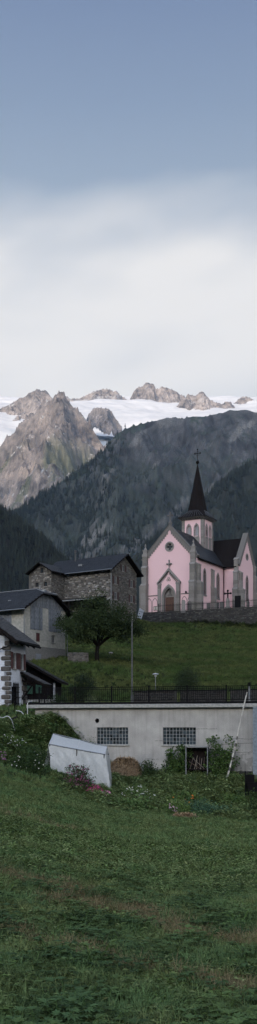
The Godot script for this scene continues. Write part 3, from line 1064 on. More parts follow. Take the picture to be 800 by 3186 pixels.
	# gable copings with toothed undersides
	for gset in [[wall_frame(Vector3.ZERO, X), HW, RG, 0.0], [wall_frame(Vector3(TX, 0, -TC), B), 3.8, RG + 0.5, EV]]:
		m = MB.new()
		m.xf = gset[0]
		var hw: float = gset[1]
		var ap: float = gset[2]
		for s in [-1.0, 1.0]:
			var p0 := Vector2(s * (hw + 0.15), EV - 0.1)
			var p1 := Vector2(0, ap + 0.05)
			var dv := (p1 - p0).normalized()
			var nv: Vector2 = Vector2(-dv.y, dv.x)
			if nv.y < 0: nv = -nv
			var poly := PackedVector2Array([p0 - nv * 0.28, Vector2(0, p1.y - 0.42), Vector2(0, p1.y + 0.36), p0 + nv * 0.26])
			m.col = Color.WHITE * 0.7
			m.prism(poly, -0.65, 0.14)
			m.col = Color.WHITE * 0.85
			var nt := int((p1 - p0).length() / 0.46)
			for i in range(1, nt):
				var q: Vector2 = p0 + dv * (i * 0.46) - nv * 0.30
				m.box(Vector3(q.x - 0.12, q.y - 0.34, -0.05), Vector3(q.x + 0.12, q.y + 0.16, 0.10))
			# ridge of the coping
			m.col = Color.WHITE * 0.6
			m.prism(PackedVector2Array([p0 + nv * 0.26, Vector2(0, p1.y + 0.36), Vector2(0, p1.y + 0.47), p0 + nv * 0.35]), -0.75, 0.22)
		m.col = Color.WHITE
		part("coping", m, M.granite, ch)
	m = MB.new()
	m.tube([Vector3(0, RG + 0.3, -0.25), Vector3(0, RG + 0.75, -0.25), Vector3(0, RG + 0.8, -0.25), Vector3(0, RG + 1.15, -0.25)], [0.34, 0.28, 0.36, 0.2], 8)
	stone_cross(m, Vector3(0, RG + 1.1, -0.25), 1.5, 0.8, 0.17)
	part("finial_cross", m, M.granite_dark, ch)
	# rose window
	var rose := Node3D.new()
	rose.name = "rose_window"
	ch.add_child(rose)
	m = MB.new()
	m.band(circle(0.86, 0, 11.3), circle(0.62, 0, 11.3), -0.35, 0.07, true)
	m.band(circle(0.64, 0, 11.3), circle(0.55, 0, 11.3), -0.35, -0.04, true)
	part("frame", m, M.granite, rose)
	for i in 4:
		m = MB.new()
		var a := TAU * i / 4 + PI / 4
		var cp := Vector2(cos(a), sin(a))
		m.prism(PackedVector2Array([Vector2(0, 11.3) + cp * 0.6 + Vector2(-cp.y, cp.x) * 0.24, Vector2(0, 11.3) + cp * 0.26, Vector2(0, 11.3) + cp * 0.6 - Vector2(-cp.y, cp.x) * 0.24]), -0.3, -0.12)
		part("tracery", m, M.granite, rose)
	m = MB.new()
	m.prism(circle(0.66, 0, 11.3), -0.42, -0.38)
	part("pane", m, M.glass_dark, rose)
	rose = Node3D.new()
	rose.name = "round_window"
	ch.add_child(rose)
	var tf := wall_frame(Vector3(TX, 0, -T0), B)
	m = MB.new()
	m.xf = tf
	m.band(circle(0.64, 3.8, 11.2), circle(0.42, 3.8, 11.2), -0.3, 0.06, true)
	part("frame", m, M.granite, rose)
	m = MB.new()
	m.xf = tf
	m.prism(circle(0.5, 3.8, 11.2), -0.36, -0.32)
	part("pane", m, M.glass_dark, rose)
	# tall windows
	for t in [3.4, 9.05]:
		lancet(ch, wall_frame(Vector3(HW, 0, -t), B), 0.95, 3.3, 6.7, 7.55, 0.32, M.leaded_glass)
	lancet(ch, wall_frame(Vector3(TX, 0, -T0 - 3.8), B), 0.9, 3.3, 6.8, 7.7, 0.32, M.leaded_glass)
	# buttresses
	var tall := [[5.3, 1.05], [8.3, 0.8], [10.3, 0.55]]
	buttress(ch, Vector3(HW - 0.42, 0, 0), X, 0.95, tall, 1.9)
	buttress(ch, Vector3(-HW + 0.42, 0, 0), X, 0.95, tall, 1.9)
	buttress(ch, Vector3(HW, 0, -0.5), B, 0.9, [[5.3, 0.9], [8.3, 0.5]])
	buttress(ch, Vector3(HW, 0, -6.4), B, 0.8, [[5.0, 0.75], [8.1, 0.4]])
	buttress(ch, Vector3(-HW, 0, -0.5), -B, 0.9, [[5.3, 0.9], [8.3, 0.5]])
	buttress(ch, Vector3(TX - 0.42, 0, -T0), X, 0.85, [[5.3, 0.95], [8.3, 0.62], [10.6, 0.4]])
	buttress(ch, Vector3(TX, 0, -T0 - 0.45), B, 0.85, [[5.3, 0.85], [8.3, 0.45]])
	buttress(ch, Vector3(TX, 0, -L + 0.45), B, 0.85, [[5.3, 0.85], [8.3, 0.45], [10.2, 0.3]])
	# portal
	var po := Node3D.new()
	po.name = "portal"
	ch.add_child(po)
	m = MB.new()
	cut_wall(m, PackedVector2Array([Vector2(-1.75, 0), Vector2(1.75, 0), Vector2(1.75, 5.2), Vector2(0, 7.0), Vector2(-1.75, 5.2)]), [arch(2.5, -0.05, 2.9, 4.85)], 0.0, 0.32)
	part("portal_wall", m, M.pink, po)
	for s in [-1.0, 1.0]:
		block_stack(po, "stone_block", wall_frame(Vector3(s * 1.72, 0, 0), X), 0.62, -0.6, 4.9, 0.5, 0.6, M.granite)
		m = MB.new()
		m.box(Vector3(s * 1.72 - 0.38, 4.9, 0.0), Vector3(s * 1.72 + 0.38, 5.14, 0.58), 0.03)
		part("capital", m, M.granite, po)
		m = MB.new()
		var p0 := Vector2(s * 2.15, 5.02)
		m.prism(PackedVector2Array([p0, Vector2(s * 2.15, 5.3), Vector2(0, 7.62), Vector2(0, 7.2)]), -0.1, 0.56)
		m.col = Color.WHITE * 0.8
		for i in range(1, 8):
			var q := Vector2(s * 1.72, 5.05).lerp(Vector2(0, 6.95), i / 8.0)
			m.box(Vector3(q.x - 0.075, q.y - 0.2, 0.1), Vector3(q.x + 0.075, q.y + 0.12, 0.42))
		part("gable_coping", m, M.granite, po)
		m = MB.new()
		m.box(Vector3(s * 3.42 - 1.3, 3.16, -0.02), Vector3(s * 3.42 + 1.3, 3.3, 0.09), 0.02)
		part("string_course", m, M.granite_dark, ch)
		for q in [2.75, 3.85]:
			m = MB.new()
			m.band(arch(0.98, 0.1, 2.0, 2.85, 7, s * q), arch(0.86, 0.1, 2.0, 2.74, 7, s * q), -0.01, 0.05)
			part("blind_arch", m, M.granite_dark, ch)
	m = MB.new()
	m.col = Color.WHITE * 0.95
	m.band(arch(2.62, 0, 2.9, 4.95), arch(2.2, 0, 2.9, 4.58), -0.05, 0.40)
	m.col = Color.WHITE * 0.8
	m.band(arch(2.22, 0, 2.9, 4.60), arch(1.86, 0, 2.9, 4.30), -0.25, 0.26)
	part("archivolt", m, M.granite, po)
	m = MB.new()
	m.prism(PackedVector2Array([Vector2(-0.95, 2.85), Vector2(0.95, 2.85), Vector2(0.95, 3.0), Vector2(0.72, 3.55), Vector2(0.4, 4.0), Vector2(0, 4.36), Vector2(-0.4, 4.0), Vector2(-0.72, 3.55), Vector2(-0.95, 3.0)]), -0.42, -0.22)
	var ty := part("tympanum", m, M.granite, po)
	m = MB.new()
	m.box(Vector3(-0.13, 3.35, -0.23), Vector3(0.13, 3.9, -0.12), 0.04)
	m.box(Vector3(-0.5, 3.1, -0.23), Vector3(0.5, 3.17, -0.14), 0.02)
	m.tube([Vector3(-0.3, 3.05, -0.17), Vector3(0.3, 3.32, -0.17)], [0.04], 5)
	m.tube([Vector3(0.3, 3.05, -0.17), Vector3(-0.3, 3.32, -0.17)], [0.04], 5)
	part("carving", m, M.granite_dark, ty)
	m = MB.new()
	for i in 3:
		var a := TAU * i / 3 + PI / 2
		m.band(circle(0.2, cos(a) * 0.2, 5.75 + sin(a) * 0.2, 12), circle(0.12, cos(a) * 0.2, 5.75 + sin(a) * 0.2, 12), 0.30, 0.40, true)
	part("trefoil", m, M.granite, po)
	m = MB.new()
	stone_cross(m, Vector3(0, 7.4, 0.2), 1.55, 0.78, 0.17)
	part("cross", m, M.granite, po)
	for s in [-1.0, 1.0]:
		var leaf := MB.new()
		leaf.box(Vector3(minf(0.006 * s, s * 0.9), -0.02, -0.40), Vector3(maxf(0.006 * s, s * 0.9), 2.86, -0.33), 0.012)
		var dn := part("door_leaf", leaf, M.oak, po)
		for i in 4:
			var pm := MB.new()
			var x0: float = s * (0.03 + 0.215 * i)
			var x1: float = s * (0.03 + 0.215 * (i + 1) - 0.02)
			pm.box(Vector3(minf(x0, x1), 0.05, -0.335), Vector3(maxf(x0, x1), 2.78, -0.30), 0.01)
			part("plank", pm, M.oak, dn)
	m = MB.new()
	m.box(Vector3(-1.3, -0.5, 0.1), Vector3(1.3, -0.02, 0.9), 0.02)
	part("doorstep", m, M.granite, po)
	# notice board
	m = MB.new()
	m.box(Vector3(-2.98, 0.72, 0.0), Vector3(-2.08, 1.42, 0.1), 0.02)
	var nb := part("notice_board", m, M.dark_wood, ch)
	for q in [[-2.9, -2.62], [-2.55, -2.2]]:
		m = MB.new()
		m.box(Vector3(q[0], 0.8, 0.1), Vector3(q[1], 1.34, 0.108))
		part("notice", m, M.paper, nb)
	m = MB.new()
	m.box(Vector3(3.0, 3.3, 0.0), Vector3(3.28, 3.4, 0.35), 0.02)
	m.box(Vector3(3.05, 3.4, 0.1), Vector3(3.23, 3.62, 0.4), 0.04)
	part("wall_lamp", m, M.iron, ch)
	# tower
	var to := Node3D.new()
	to.name = "tower"
	ch.add_child(to)
	to.position = Vector3(0, 0, -11.3)
	var R := 2.07
	for f in 4:
		var an := PI / 2 * f
		var dir := Vector3(cos(an), 0, -sin(an))
		var out := dir.cross(Vector3.UP)
		var fr := wall_frame(out * R, dir)
		m = MB.new()
		m.xf = fr
		var hh := [arch(0.66, 14.6, 15.85, 16.55, 6, -0.73), arch(0.66, 14.6, 15.85, 16.55, 6, 0.73)]
		cut_wall(m, rect2(-R + 0.002 * (f % 2), 11.0, R - 0.002 * (f % 2), 17.6), hh, -0.45, 0.0)
		part("tower_wall", m, M.pink, to)
		for s in [-1.0, 1.0]:
			var ff := fr * Transform3D(Basis.IDENTITY, Vector3(s * 0.73, 0, 0))
			var w := Node3D.new()
			w.name = "belfry_window"
			to.add_child(w, true)
			m = MB.new()
			m.xf = ff
			m.band(arch(1.06, 14.5, 15.85, 16.88), arch(0.66, 14.5, 15.85, 16.55), -0.3, 0.05)
			m.box(Vector3(-0.56, 14.28, -0.2), Vector3(0.56, 14.52, 0.1), 0.02)
			m.box(Vector3(-0.62, 11.6, -0.02), Vector3(0.62, 14.27, 0.03))
			part("frame", m, M.granite, w)
			m = MB.new()
			m.xf = ff
			for i in 12:
				var y := 14.58 + i * 0.15
				var hw2: float = 0.33 if y < 15.9 else 0.33 * (1.0 - (y - 15.9) / 0.75)
				m.quad(Vector3(-hw2, y, -0.16), Vector3(hw2, y, -0.16), Vector3(hw2, y + 0.145, -0.26), Vector3(-hw2, y + 0.145, -0.26))
			part("louvre", m, M.louvre_white if f % 2 == 0 else M.leaded_glass, w)
		for s in [-1.0, 1.0]:
			block_stack(to, "quoin", wall_frame(out * R + dir * s * (R - 0.26), dir), 0.58, 11.0, 17.5, 0.045, 0.5, M.granite)
		# corbels under the eaves
		m = MB.new()
		m.xf = fr
		m.box(Vector3(-R - 0.05, 17.5, 0.0), Vector3(R + 0.05, 17.62, 0.12))
		m.box(Vector3(-R - 0.5, 17.84, -0.1), Vector3(R + 0.5, 17.95, 0.5))
		for i in 11:
			var x := -R - 0.1 + i * (2 * R + 0.2) / 10.0
			m.box(Vector3(x - 0.08, 17.6, 0.0), Vector3(x + 0.08, 17.85, 0.42), 0.02)
		part("cornice", m, M.granite_dark, to)
	# spire: square skirt, eight-sided needle
	var sp := Node3D.new()
	sp.name = "spire"
	to.add_child(sp)
	m = MB.new()
	var sq := []
	for c in [[-1, 1], [1, 1], [1, -1], [-1, -1]]: sq.append(Vector3(c[0] * 2.68, 17.95, c[1] * 2.68))
	var oc := []
	for i in 8:
		var a := -PI / 8 + TAU * i / 8 + PI
		oc.append(Vector3(cos(a) * 1.72, 19.3, -sin(a) * 1.72))
	# order octagon like the square: start at the front left
	var near := func(p: Vector3) -> Array:
		var o2 := oc.duplicate()
		o2.sort_custom(func(a, b): return a.distance_to(p) < b.distance_to(p))
		return [o2[0], o2[1]]
	for i in 4:
		var a: Vector3 = sq[i]
		var b: Vector3 = sq[(i + 1) % 4]
		var na: Array = near.call(a)
		var nb2: Array = near.call(b)
		var pa: Vector3 = na[0] if na[0].distance_to(b) < na[1].distance_to(b) else na[1]
		var pb: Vector3 = nb2[0] if nb2[0].distance_to(a) < nb2[1].distance_to(a) else nb2[1]
		m.quad(a, b, pb, pa)
		var other: Vector3 = na[1] if pa == na[0] else na[0]
		m.tri(a, pa, other)
	m.quad(sq[3], sq[2], sq[1], sq[0])
	part("skirt", m, M.dark_roof, sp)
	m = MB.new()
	for i in 4:
		var a: Vector3 = sq[i]
		var b: Vector3 = sq[(i + 1) % 4]
		for q in 9:
			var u := 0.08 + 0.105 * q
			var lo := a.lerp(b, u)
			var hi := (a.lerp(b, 0.5 + (u - 0.5) * 0.55))
			hi = Vector3(hi.x * 0.62, 19.25, hi.z * 0.62)
			m.tube([lo + Vector3(0, 0.03, 0), hi], [0.03], 4, false)
	part("seam", m, M.seam_metal, sp)
	m = MB.new()
	var apex := Vector3(0, 28.0, 0)
	for i in 8:
		var lev := 10
		for l in lev:
			var t0 := float(l) / lev
			var t1 := float(l + 1) / lev
			var a: Vector3 = oc[i].lerp(apex, t0)
			var b: Vector3 = oc[(i + 1) % 8].lerp(apex, t0)
			var s := rng.randf_range(0.85, 1.2)
			m.col = Color(s, s * 0.97, s * 0.95)
			m.quad(a, b, oc[(i + 1) % 8].lerp(apex, t1), oc[i].lerp(apex, t1))
			# laps of the sheets
			var o := Vector3(a.x + b.x, 0, a.z + b.z).normalized() * 0.02
			if l > 0: m.quad(a + o, b + o, b.lerp(apex, 0.02), a.lerp(apex, 0.02))
	part("needle", m, M.dark_roof, sp)
	m = MB.new()
	m.lathe([Vector2(0.0, 27.75), Vector2(0.16, 27.82), Vector2(0.28, 27.98), Vector2(0.30, 28.12), Vector2(0.22, 28.3), Vector2(0.05, 28.38)], 12)
	part("ball", m, M.iron, sp)
	m = MB.new()
	m.tube([Vector3(0, 28.3, 0), Vector3(0, 30.5, 0)], [0.045], 6)
	m.box(Vector3(-0.55, 29.62, -0.04), Vector3(0.55, 29.72, 0.04))
	for e in [Vector3(-0.55, 29.67, 0), Vector3(0.55, 29.67, 0), Vector3(0, 30.4, 0)]:
		m.box(e - Vector3(0.11, 0.11, 0.05), e + Vector3(0.11, 0.11, 0.05), 0.03)
	for s in [-1, 1]:
		for s2 in [-1, 1]:
			m.tube([Vector3(0, 29.67 + s2 * 0.36, 0), Vector3(s * 0.3, 29.67 + s2 * 0.24, 0), Vector3(s * 0.36, 29.67, 0)], [0.022], 4, false)
	part("cross", m, M.iron, sp)

# rendered concrete: grain, drips below the slab, a damp patch and fine cracks
func concrete_material() -> void:
	var w := 1024
	var h := 400
	var im := Image.create_empty(w, h, false, Image.FORMAT_RGB8)
	var a := FastNoiseLite.new()
	a.seed = 81
	a.fractal_octaves = 5
	a.frequency = 0.012
	var g := FastNoiseLite.new()
	g.seed = 82
	g.fractal_octaves = 2
	g.frequency = 0.25
	var st := FastNoiseLite.new()
	st.seed = 83
	st.fractal_octaves = 4
	st.frequency = 0.02
	var ed := FastNoiseLite.new()
	ed.seed = 84
	ed.fractal_octaves = 6
	ed.frequency = 0.03
	# 1024 px stand for 14 m of wall, 400 px for 5.4 m (top of the wall at the top row)
	for y in h:
		for x in w:
			var v := 0.90 + a.get_noise_2d(x, y) * 0.10 + g.get_noise_2d(x, y) * 0.07
			var streak := st.get_noise_2d(x * 3.0, y * 0.12)
			v -= clampf(streak * 0.32, 0, 0.14) * (1.0 if y < 130 + 60.0 * streak else 0.35)
			# damp patches with ragged outlines high on the right
			var e := ed.get_noise_2d(x, y)
			if Vector2((x - 830) / 150.0, (y - 80) / 44.0).length() + e * 1.5 < 1.0: v *= 0.80
			if Vector2((x - 935) / 80.0, (y - 130) / 60.0).length() + e * 1.6 < 0.9: v *= 0.86
			if Vector2((x - 110) / 80.0, (y - 130) / 50.0).length() + e * 1.8 < 0.8: v *= 0.86
			if Vector2((x - 600) / 120.0, (y - 70) / 22.0).length() + e * 1.8 < 0.8: v *= 0.90
			if absf(y - 24 - e * 3.0) < 1.2 and e > -0.2: v *= 0.8
			im.set_pixel(x, y, Color(v, v * 0.99, v * 0.97))
	var r := RandomNumberGenerator.new()
	r.seed = 5
	for c in [[880, 196, 110], [860, 236, 150], [900, 262, 100], [560, 250, 120], [520, 170, 60], [20, 170, 120], [140, 150, 90], [640, 300, 200]]:
		var y: float = c[1]
		for x in range(c[0], mini(w - 1, c[0] + c[2])):
			y += r.randf_range(-0.5, 0.5)
			if r.randf() < 0.85:
				for k in 2: im.set_pixel(x, clampi(int(y) + k, 0, h - 1), im.get_pixel(x, clampi(int(y) + k, 0, h - 1)) * 0.62)
	var m := mat("concrete", Color(0.385, 0.387, 0.383), 0.93, ImageTexture.create_from_image(im), 1.0)
	m.uv1_world_triplanar = false
	m.uv1_scale = Vector3(1.0 / 14.0, -1.0 / 5.4, 1.0 / 14.0)
	m.uv1_offset = Vector3(0.0, 1.15 / 5.4, 0.0)

# ---------------------------------------------------------------- houses
# window with frame, pane and (optionally) two shutters, on a wall frame centred at x
func shutter_window(parent: Node, fr: Transform3D, w: float, y0: float, y1: float, paint: Material, sw := 0.42, angle := 0.0, frame_mat: Material = null) -> void:
	var win := Node3D.new()
	win.name = "window"
	parent.add_child(win, true)
	var m := MB.new()
	m.xf = fr
	m.box(Vector3(-w / 2, y0, -0.16), Vector3(w / 2, y1, -0.12))
	part("pane", m, M.glass_dark, win)
	m = MB.new()
	m.xf = fr
	for q in [[-w / 2, y0, -w / 2 + 0.06, y1], [w / 2 - 0.06, y0, w / 2, y1], [-w / 2 + 0.06, y0, w / 2 - 0.06, y0 + 0.06], [-w / 2 + 0.06, y1 - 0.06, w / 2 - 0.06, y1], [-0.03, y0 + 0.06, 0.03, y1 - 0.06]]:
		m.box(Vector3(q[0], q[1], -0.13), Vector3(q[2], q[3], -0.07))
	part("frame", m, frame_mat if frame_mat else M.frame_paint, win)
	m = MB.new()
	m.xf = fr
	m.box(Vector3(-w / 2 - 0.08, y0 - 0.09, -0.1), Vector3(w / 2 + 0.08, y0 - 0.004, 0.1), 0.01)
	part("sill", m, M.granite, win)
	if sw > 0:
		for s in [-1.0, 1.0]:
			m = MB.new()
			m.xf = fr * Transform3D(Basis(Vector3.UP, angle * s), Vector3(s * (w / 2 + 0.015), 0, 0.03))
			var x0: float = minf(0, s * sw)
			m.box(Vector3(x0, y0 - 0.02, 0.0), Vector3(x0 + sw, y1 + 0.02, 0.04), 0.008)
			for i in 2:
				m.box(Vector3(x0 + 0.04, lerpf(y0, y1, 0.15 + 0.6 * i), 0.04), Vector3(x0 + sw - 0.04, lerpf(y0, y1, 0.22 + 0.6 * i), 0.055))
			part("shutter", m, paint, win)

func planks(parent: Node, fr: Transform3D, x0: float, x1: float, ybot: float, top: Callable, pw: float, material: Material, z := 0.0) -> void:
	var n := maxi(1, int(round((x1 - x0) / pw)))
	var w := (x1 - x0) / n
	for i in n:
		var m := MB.new()
		m.xf = fr
		var s := rng.randf_range(0.62, 1.25)
		m.col = Color(s, s * rng.randf_range(0.97, 1.02), s * rng.randf_range(0.93, 1.03))
		var a := x0 + i * w
		var j := rng.randf_range(-0.006, 0.008)
		var h0: float = top.call(a)
		var h1: float = top.call(a + w)
		m.prism(PackedVector2Array([Vector2(a + 0.006, ybot + rng.randf_range(-0.04, 0.03)), Vector2(a + w - 0.006, ybot + rng.randf_range(-0.04, 0.03)), Vector2(a + w - 0.006, h1), Vector2(a + 0.006, h0)]), z + j - 0.02, z + 0.03 + j)
		part("plank", m, material, parent)

# one pitched roof plane: eave corner, along, up; a slab with tiles on it
func roof_plane(parent: Node, p: Vector3, u: Vector3, w: Vector3, thick: float, material: Material, tw := 0.34, th := 0.28, shade := [0.55, 1.45], keep = null) -> MeshInstance3D:
	var m := MB.new()
	var dn := Vector3(0, -thick, 0)
	var q := [p, p + u, p + u + w, p + w]
	if u.cross(w).y < 0: q = [p + u, p, p + w, p + u + w]
	m.quad(q[0], q[1], q[2], q[3])
	m.quad(q[3] + dn, q[2] + dn, q[1] + dn, q[0] + dn)
	for i in 4:
		var j := (i + 1) % 4
		m.quad(q[i] + dn, q[j] + dn, q[j], q[i])
	var r := part("roof", m, M.dark_wood, parent)
	var t := MB.new()
	tiles(t, p + Vector3(0, 0.02, 0), u, w, tw, th, shade, keep)
	part("slates", t, material, r).set_meta("kind", "stuff")
	return r

func make_stone_house() -> void:
	var ny := 14.0
	var h := thing("stone_house", "large rubble stone house with slate roof and dark shutters beside the church", "house", Vector3(-2.57, ny, -145), deg_to_rad(57.0))
	var X := Vector3(1, 0, 0)
	var B := Vector3(0, 0, -1)
	var GW := 6.95
	var LN := 12.1
	var EV := 9.2
	var RG := 11.45
	var base := -2.0
	# gable end facing right
	var wins := [[3.26, 8.95, 9.95], [1.24, 6.85, 8.0], [5.54, 6.85, 8.0], [1.24, 4.6, 5.7], [5.54, 4.6, 5.7], [5.54, 2.1, 3.2], [1.24, 2.1, 3.2]]
	var holes := []
	for q in wins: holes.append(rect2(q[0] - 0.42, q[1], q[0] + 0.42, q[2]))
	var m := MB.new()
	cut_wall(m, PackedVector2Array([Vector2(0, base), Vector2(GW, base), Vector2(GW, EV), Vector2(GW / 2, RG), Vector2(0, EV)]), holes, -0.5, 0.0)
	var wl := part("gable_wall", m, M.mortar, h)
	m = MB.new()
	m.xf = Transform3D(Basis.IDENTITY, Vector3(0, base, 0.0))
	rubble(m, GW, RG - base, func(x: float, y: float) -> bool:
		var yy := y + base
		if yy > EV + (RG - EV) * (1.0 - absf(x - GW / 2) / (GW / 2)) - 0.05: return false
		for q in wins:
			if absf(x - q[0]) < 0.48 and yy > q[1] - 0.12 and yy < q[2] + 0.12: return false
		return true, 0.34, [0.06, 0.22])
	part("stonework", m, M.rubble, wl).set_meta("kind", "stuff")
	for q in wins:
		shutter_window(h, Transform3D(Basis.IDENTITY, Vector3(q[0], 0, 0)), 0.8, q[1] + 0.02, q[2] - 0.02, M.brown_paint, 0.44 if q[1] < 8.5 else 0.36, 0.0)
	# long side facing left-front
	var lf := wall_frame(Vector3(0, 0, -8.4), -B)   # runs towards the viewer's corner, faces -x
	m = MB.new()
	m.xf = lf
	cut_wall(m, rect2(0, base, 8.4, EV), [], -0.5, 0.0)
	wl = part("side_wall", m, M.mortar, h)
	m = MB.new()
	m.xf = lf * Transform3D(Basis.IDENTITY, Vector3(0, base, 0))
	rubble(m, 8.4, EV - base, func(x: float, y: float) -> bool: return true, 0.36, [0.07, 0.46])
	part("stonework", m, M.rubble, wl).set_meta("kind", "stuff")
	# wing
	var wz := 3.7
	m = MB.new()
	var wf := wall_frame(Vector3(-3.25, 0, -LN), -B)
	var wh := [[1.93, 8.75, 9.5], [1.04, 6.75, 7.4], [2.62, 6.75, 7.4]]
	holes = []
	for q in wh: holes.append(rect2(q[0] - 0.3, q[1], q[0] + 0.3, q[2]))
	m.xf = wf
	var WE := 9.05
	var WR := 10.15
	cut_wall(m, PackedVector2Array([Vector2(0, base), Vector2(wz, base), Vector2(wz, WE), Vector2(wz / 2, WR), Vector2(0, WE)]), holes, -0.5, 0.0)
	wl = part("wing_wall", m, M.mortar, h)
	m = MB.new()
	m.xf = wf * Transform3D(Basis.IDENTITY, Vector3(0, base, 0))
	rubble(m, wz, WR - base, func(x: float, y: float) -> bool:
		var yy := y + base
		if yy > WE + (WR - WE) * (1.0 - absf(x - wz / 2) / (wz / 2)) - 0.05: return false
		for q in wh:
			if absf(x - q[0]) < 0.36 and yy > q[1] - 0.1 and yy < q[2] + 0.1: return false
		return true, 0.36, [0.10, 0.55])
	part("stonework", m, M.rubble, wl).set_meta("kind", "stuff")
	for q in wh:
		shutter_window(h, wf * Transform3D(Basis.IDENTITY, Vector3(q[0], 0, -0.08)), 0.6, q[1], q[2], M.brown_paint, 0.0, 0.0, M.dark_wood)
	m = MB.new()
	m.xf = wall_frame(Vector3(-3.25, 0, -LN + wz), X)
	cut_wall(m, rect2(0, base, 3.25, WE), [], -0.5, 0.0)
	wl = part("wing_side_wall", m, M.mortar, h)
	m = MB.new()
	m.xf = wall_frame(Vector3(-3.25, 0, -LN + wz), X) * Transform3D(Basis.IDENTITY, Vector3(0, base, 0))
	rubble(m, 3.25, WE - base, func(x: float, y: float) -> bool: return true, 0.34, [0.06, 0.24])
	part("stonework", m, M.rubble, wl).set_meta("kind", "stuff")
	m = MB.new()
	m.box(Vector3(GW - 0.5, base, -LN), Vector3(GW, EV, -0.5))
	m.box(Vector3(-3.25, base, -LN - 0.5), Vector3(GW, EV, -LN))
	part("rear_wall", m, M.mortar, h)
	# roofs
	var sl := (RG - EV) / (GW / 2)
	var o := 0.75
	roof_plane(h, Vector3(-o, EV - sl * o + 0.1, 0.8), B * (LN + 1.2), Vector3(GW / 2 + o, RG - EV + sl * o, 0), 0.16, M.slate, 0.36, 0.3, [0.5, 1.6])
	roof_plane(h, Vector3(GW + o, EV - sl * o + 0.1, 0.8), B * (LN + 1.2), Vector3(-GW / 2 - o, RG - EV + sl * o, 0), 0.16, M.slate, 0.36, 0.3)
	var ws := (WR - WE) / (wz / 2)
	roof_plane(h, Vector3(-4.0, WE - ws * 0.6 + 0.1, -LN + wz + 0.6), Vector3(6.0, 0, 0), Vector3(0, WR - WE + ws * 0.6, -wz / 2 - 0.6), 0.14, M.slate, 0.4, 0.3, [3.0, 6.0])
	roof_plane(h, Vector3(-4.0, WE - ws * 0.6 + 0.1, -LN - 0.6), Vector3(6.0, 0, 0), Vector3(0, WR - WE + ws * 0.6, wz / 2 + 0.6), 0.14, M.slate, 0.4, 0.3)
	m = MB.new()
	m.tube([Vector3(-o, EV - sl * o + 0.06, 0.75), Vector3(-o, EV - sl * o + 0.02, -8.0)], [0.08], 6)
	m.tube([Vector3(-0.6, EV - 0.5, 0.35), Vector3(-0.12, EV - 0.9, 0.12), Vector3(-0.1, base, 0.12)], [0.07], 6)
	part("downpipe", m, M.galvanised, h)
	m = MB.new()
	m.box(Vector3(1.0, EV + 0.78, -6.6), Vector3(1.5, EV + 1.12, -5.9), 0.02)
	part("roof_light", m, M.galvanised, h)
	m = MB.new()
	m.tube([Vector3(2.9, RG - 0.6, -8.5), Vector3(2.9, RG + 1.05, -8.5)], [0.11], 10)
	for i in 3: m.tube([Vector3(2.9, RG + 1.08 + i * 0.14, -8.5), Vector3(2.9, RG + 1.16 + i * 0.14, -8.5)], [0.2], 10)
	m.tube([Vector3(2.9, RG + 1.0, -8.5), Vector3(2.9, RG + 1.42, -8.5)], [0.1], 8)
	part("flue", m, M.pole_metal, h)
	# wooden lean-to along the side
	var po := Node3D.new()
	po.name = "lean_to"
	h.add_child(po)
	m = MB.new()
	m.prism(PackedVector2Array([Vector2(-2.6, 4.35), Vector2(0.1, 4.95), Vector2(0.1, 5.1), Vector2(-2.6, 4.5)]), -8.2, -0.8)
	part("lean_to_roof", m, M.dark_wood, po)
	m = MB.new()
	m.box(Vector3(-2.64, 4.36, -8.25), Vector3(-2.61, 4.53, -0.75))
	part("fascia", m, M.galvanised, po)
	for z in [-8.0, -5.8, -3.5, -1.2]:
		m = MB.new()
		m.box(Vector3(-2.5, base, z - 0.09), Vector3(-2.32, 4.36, z + 0.09), 0.015)
		part("post", m, M.dark_wood, po)
	m = MB.new()
	m.box(Vector3(-2.48, 3.0, -8.0), Vector3(-2.36, 3.18, -1.2))
	m.box(Vector3(-2.45, 1.0, -8.0), Vector3(-2.38, 2.2, -3.6))
	part("rail", m, M.dark_wood, po)

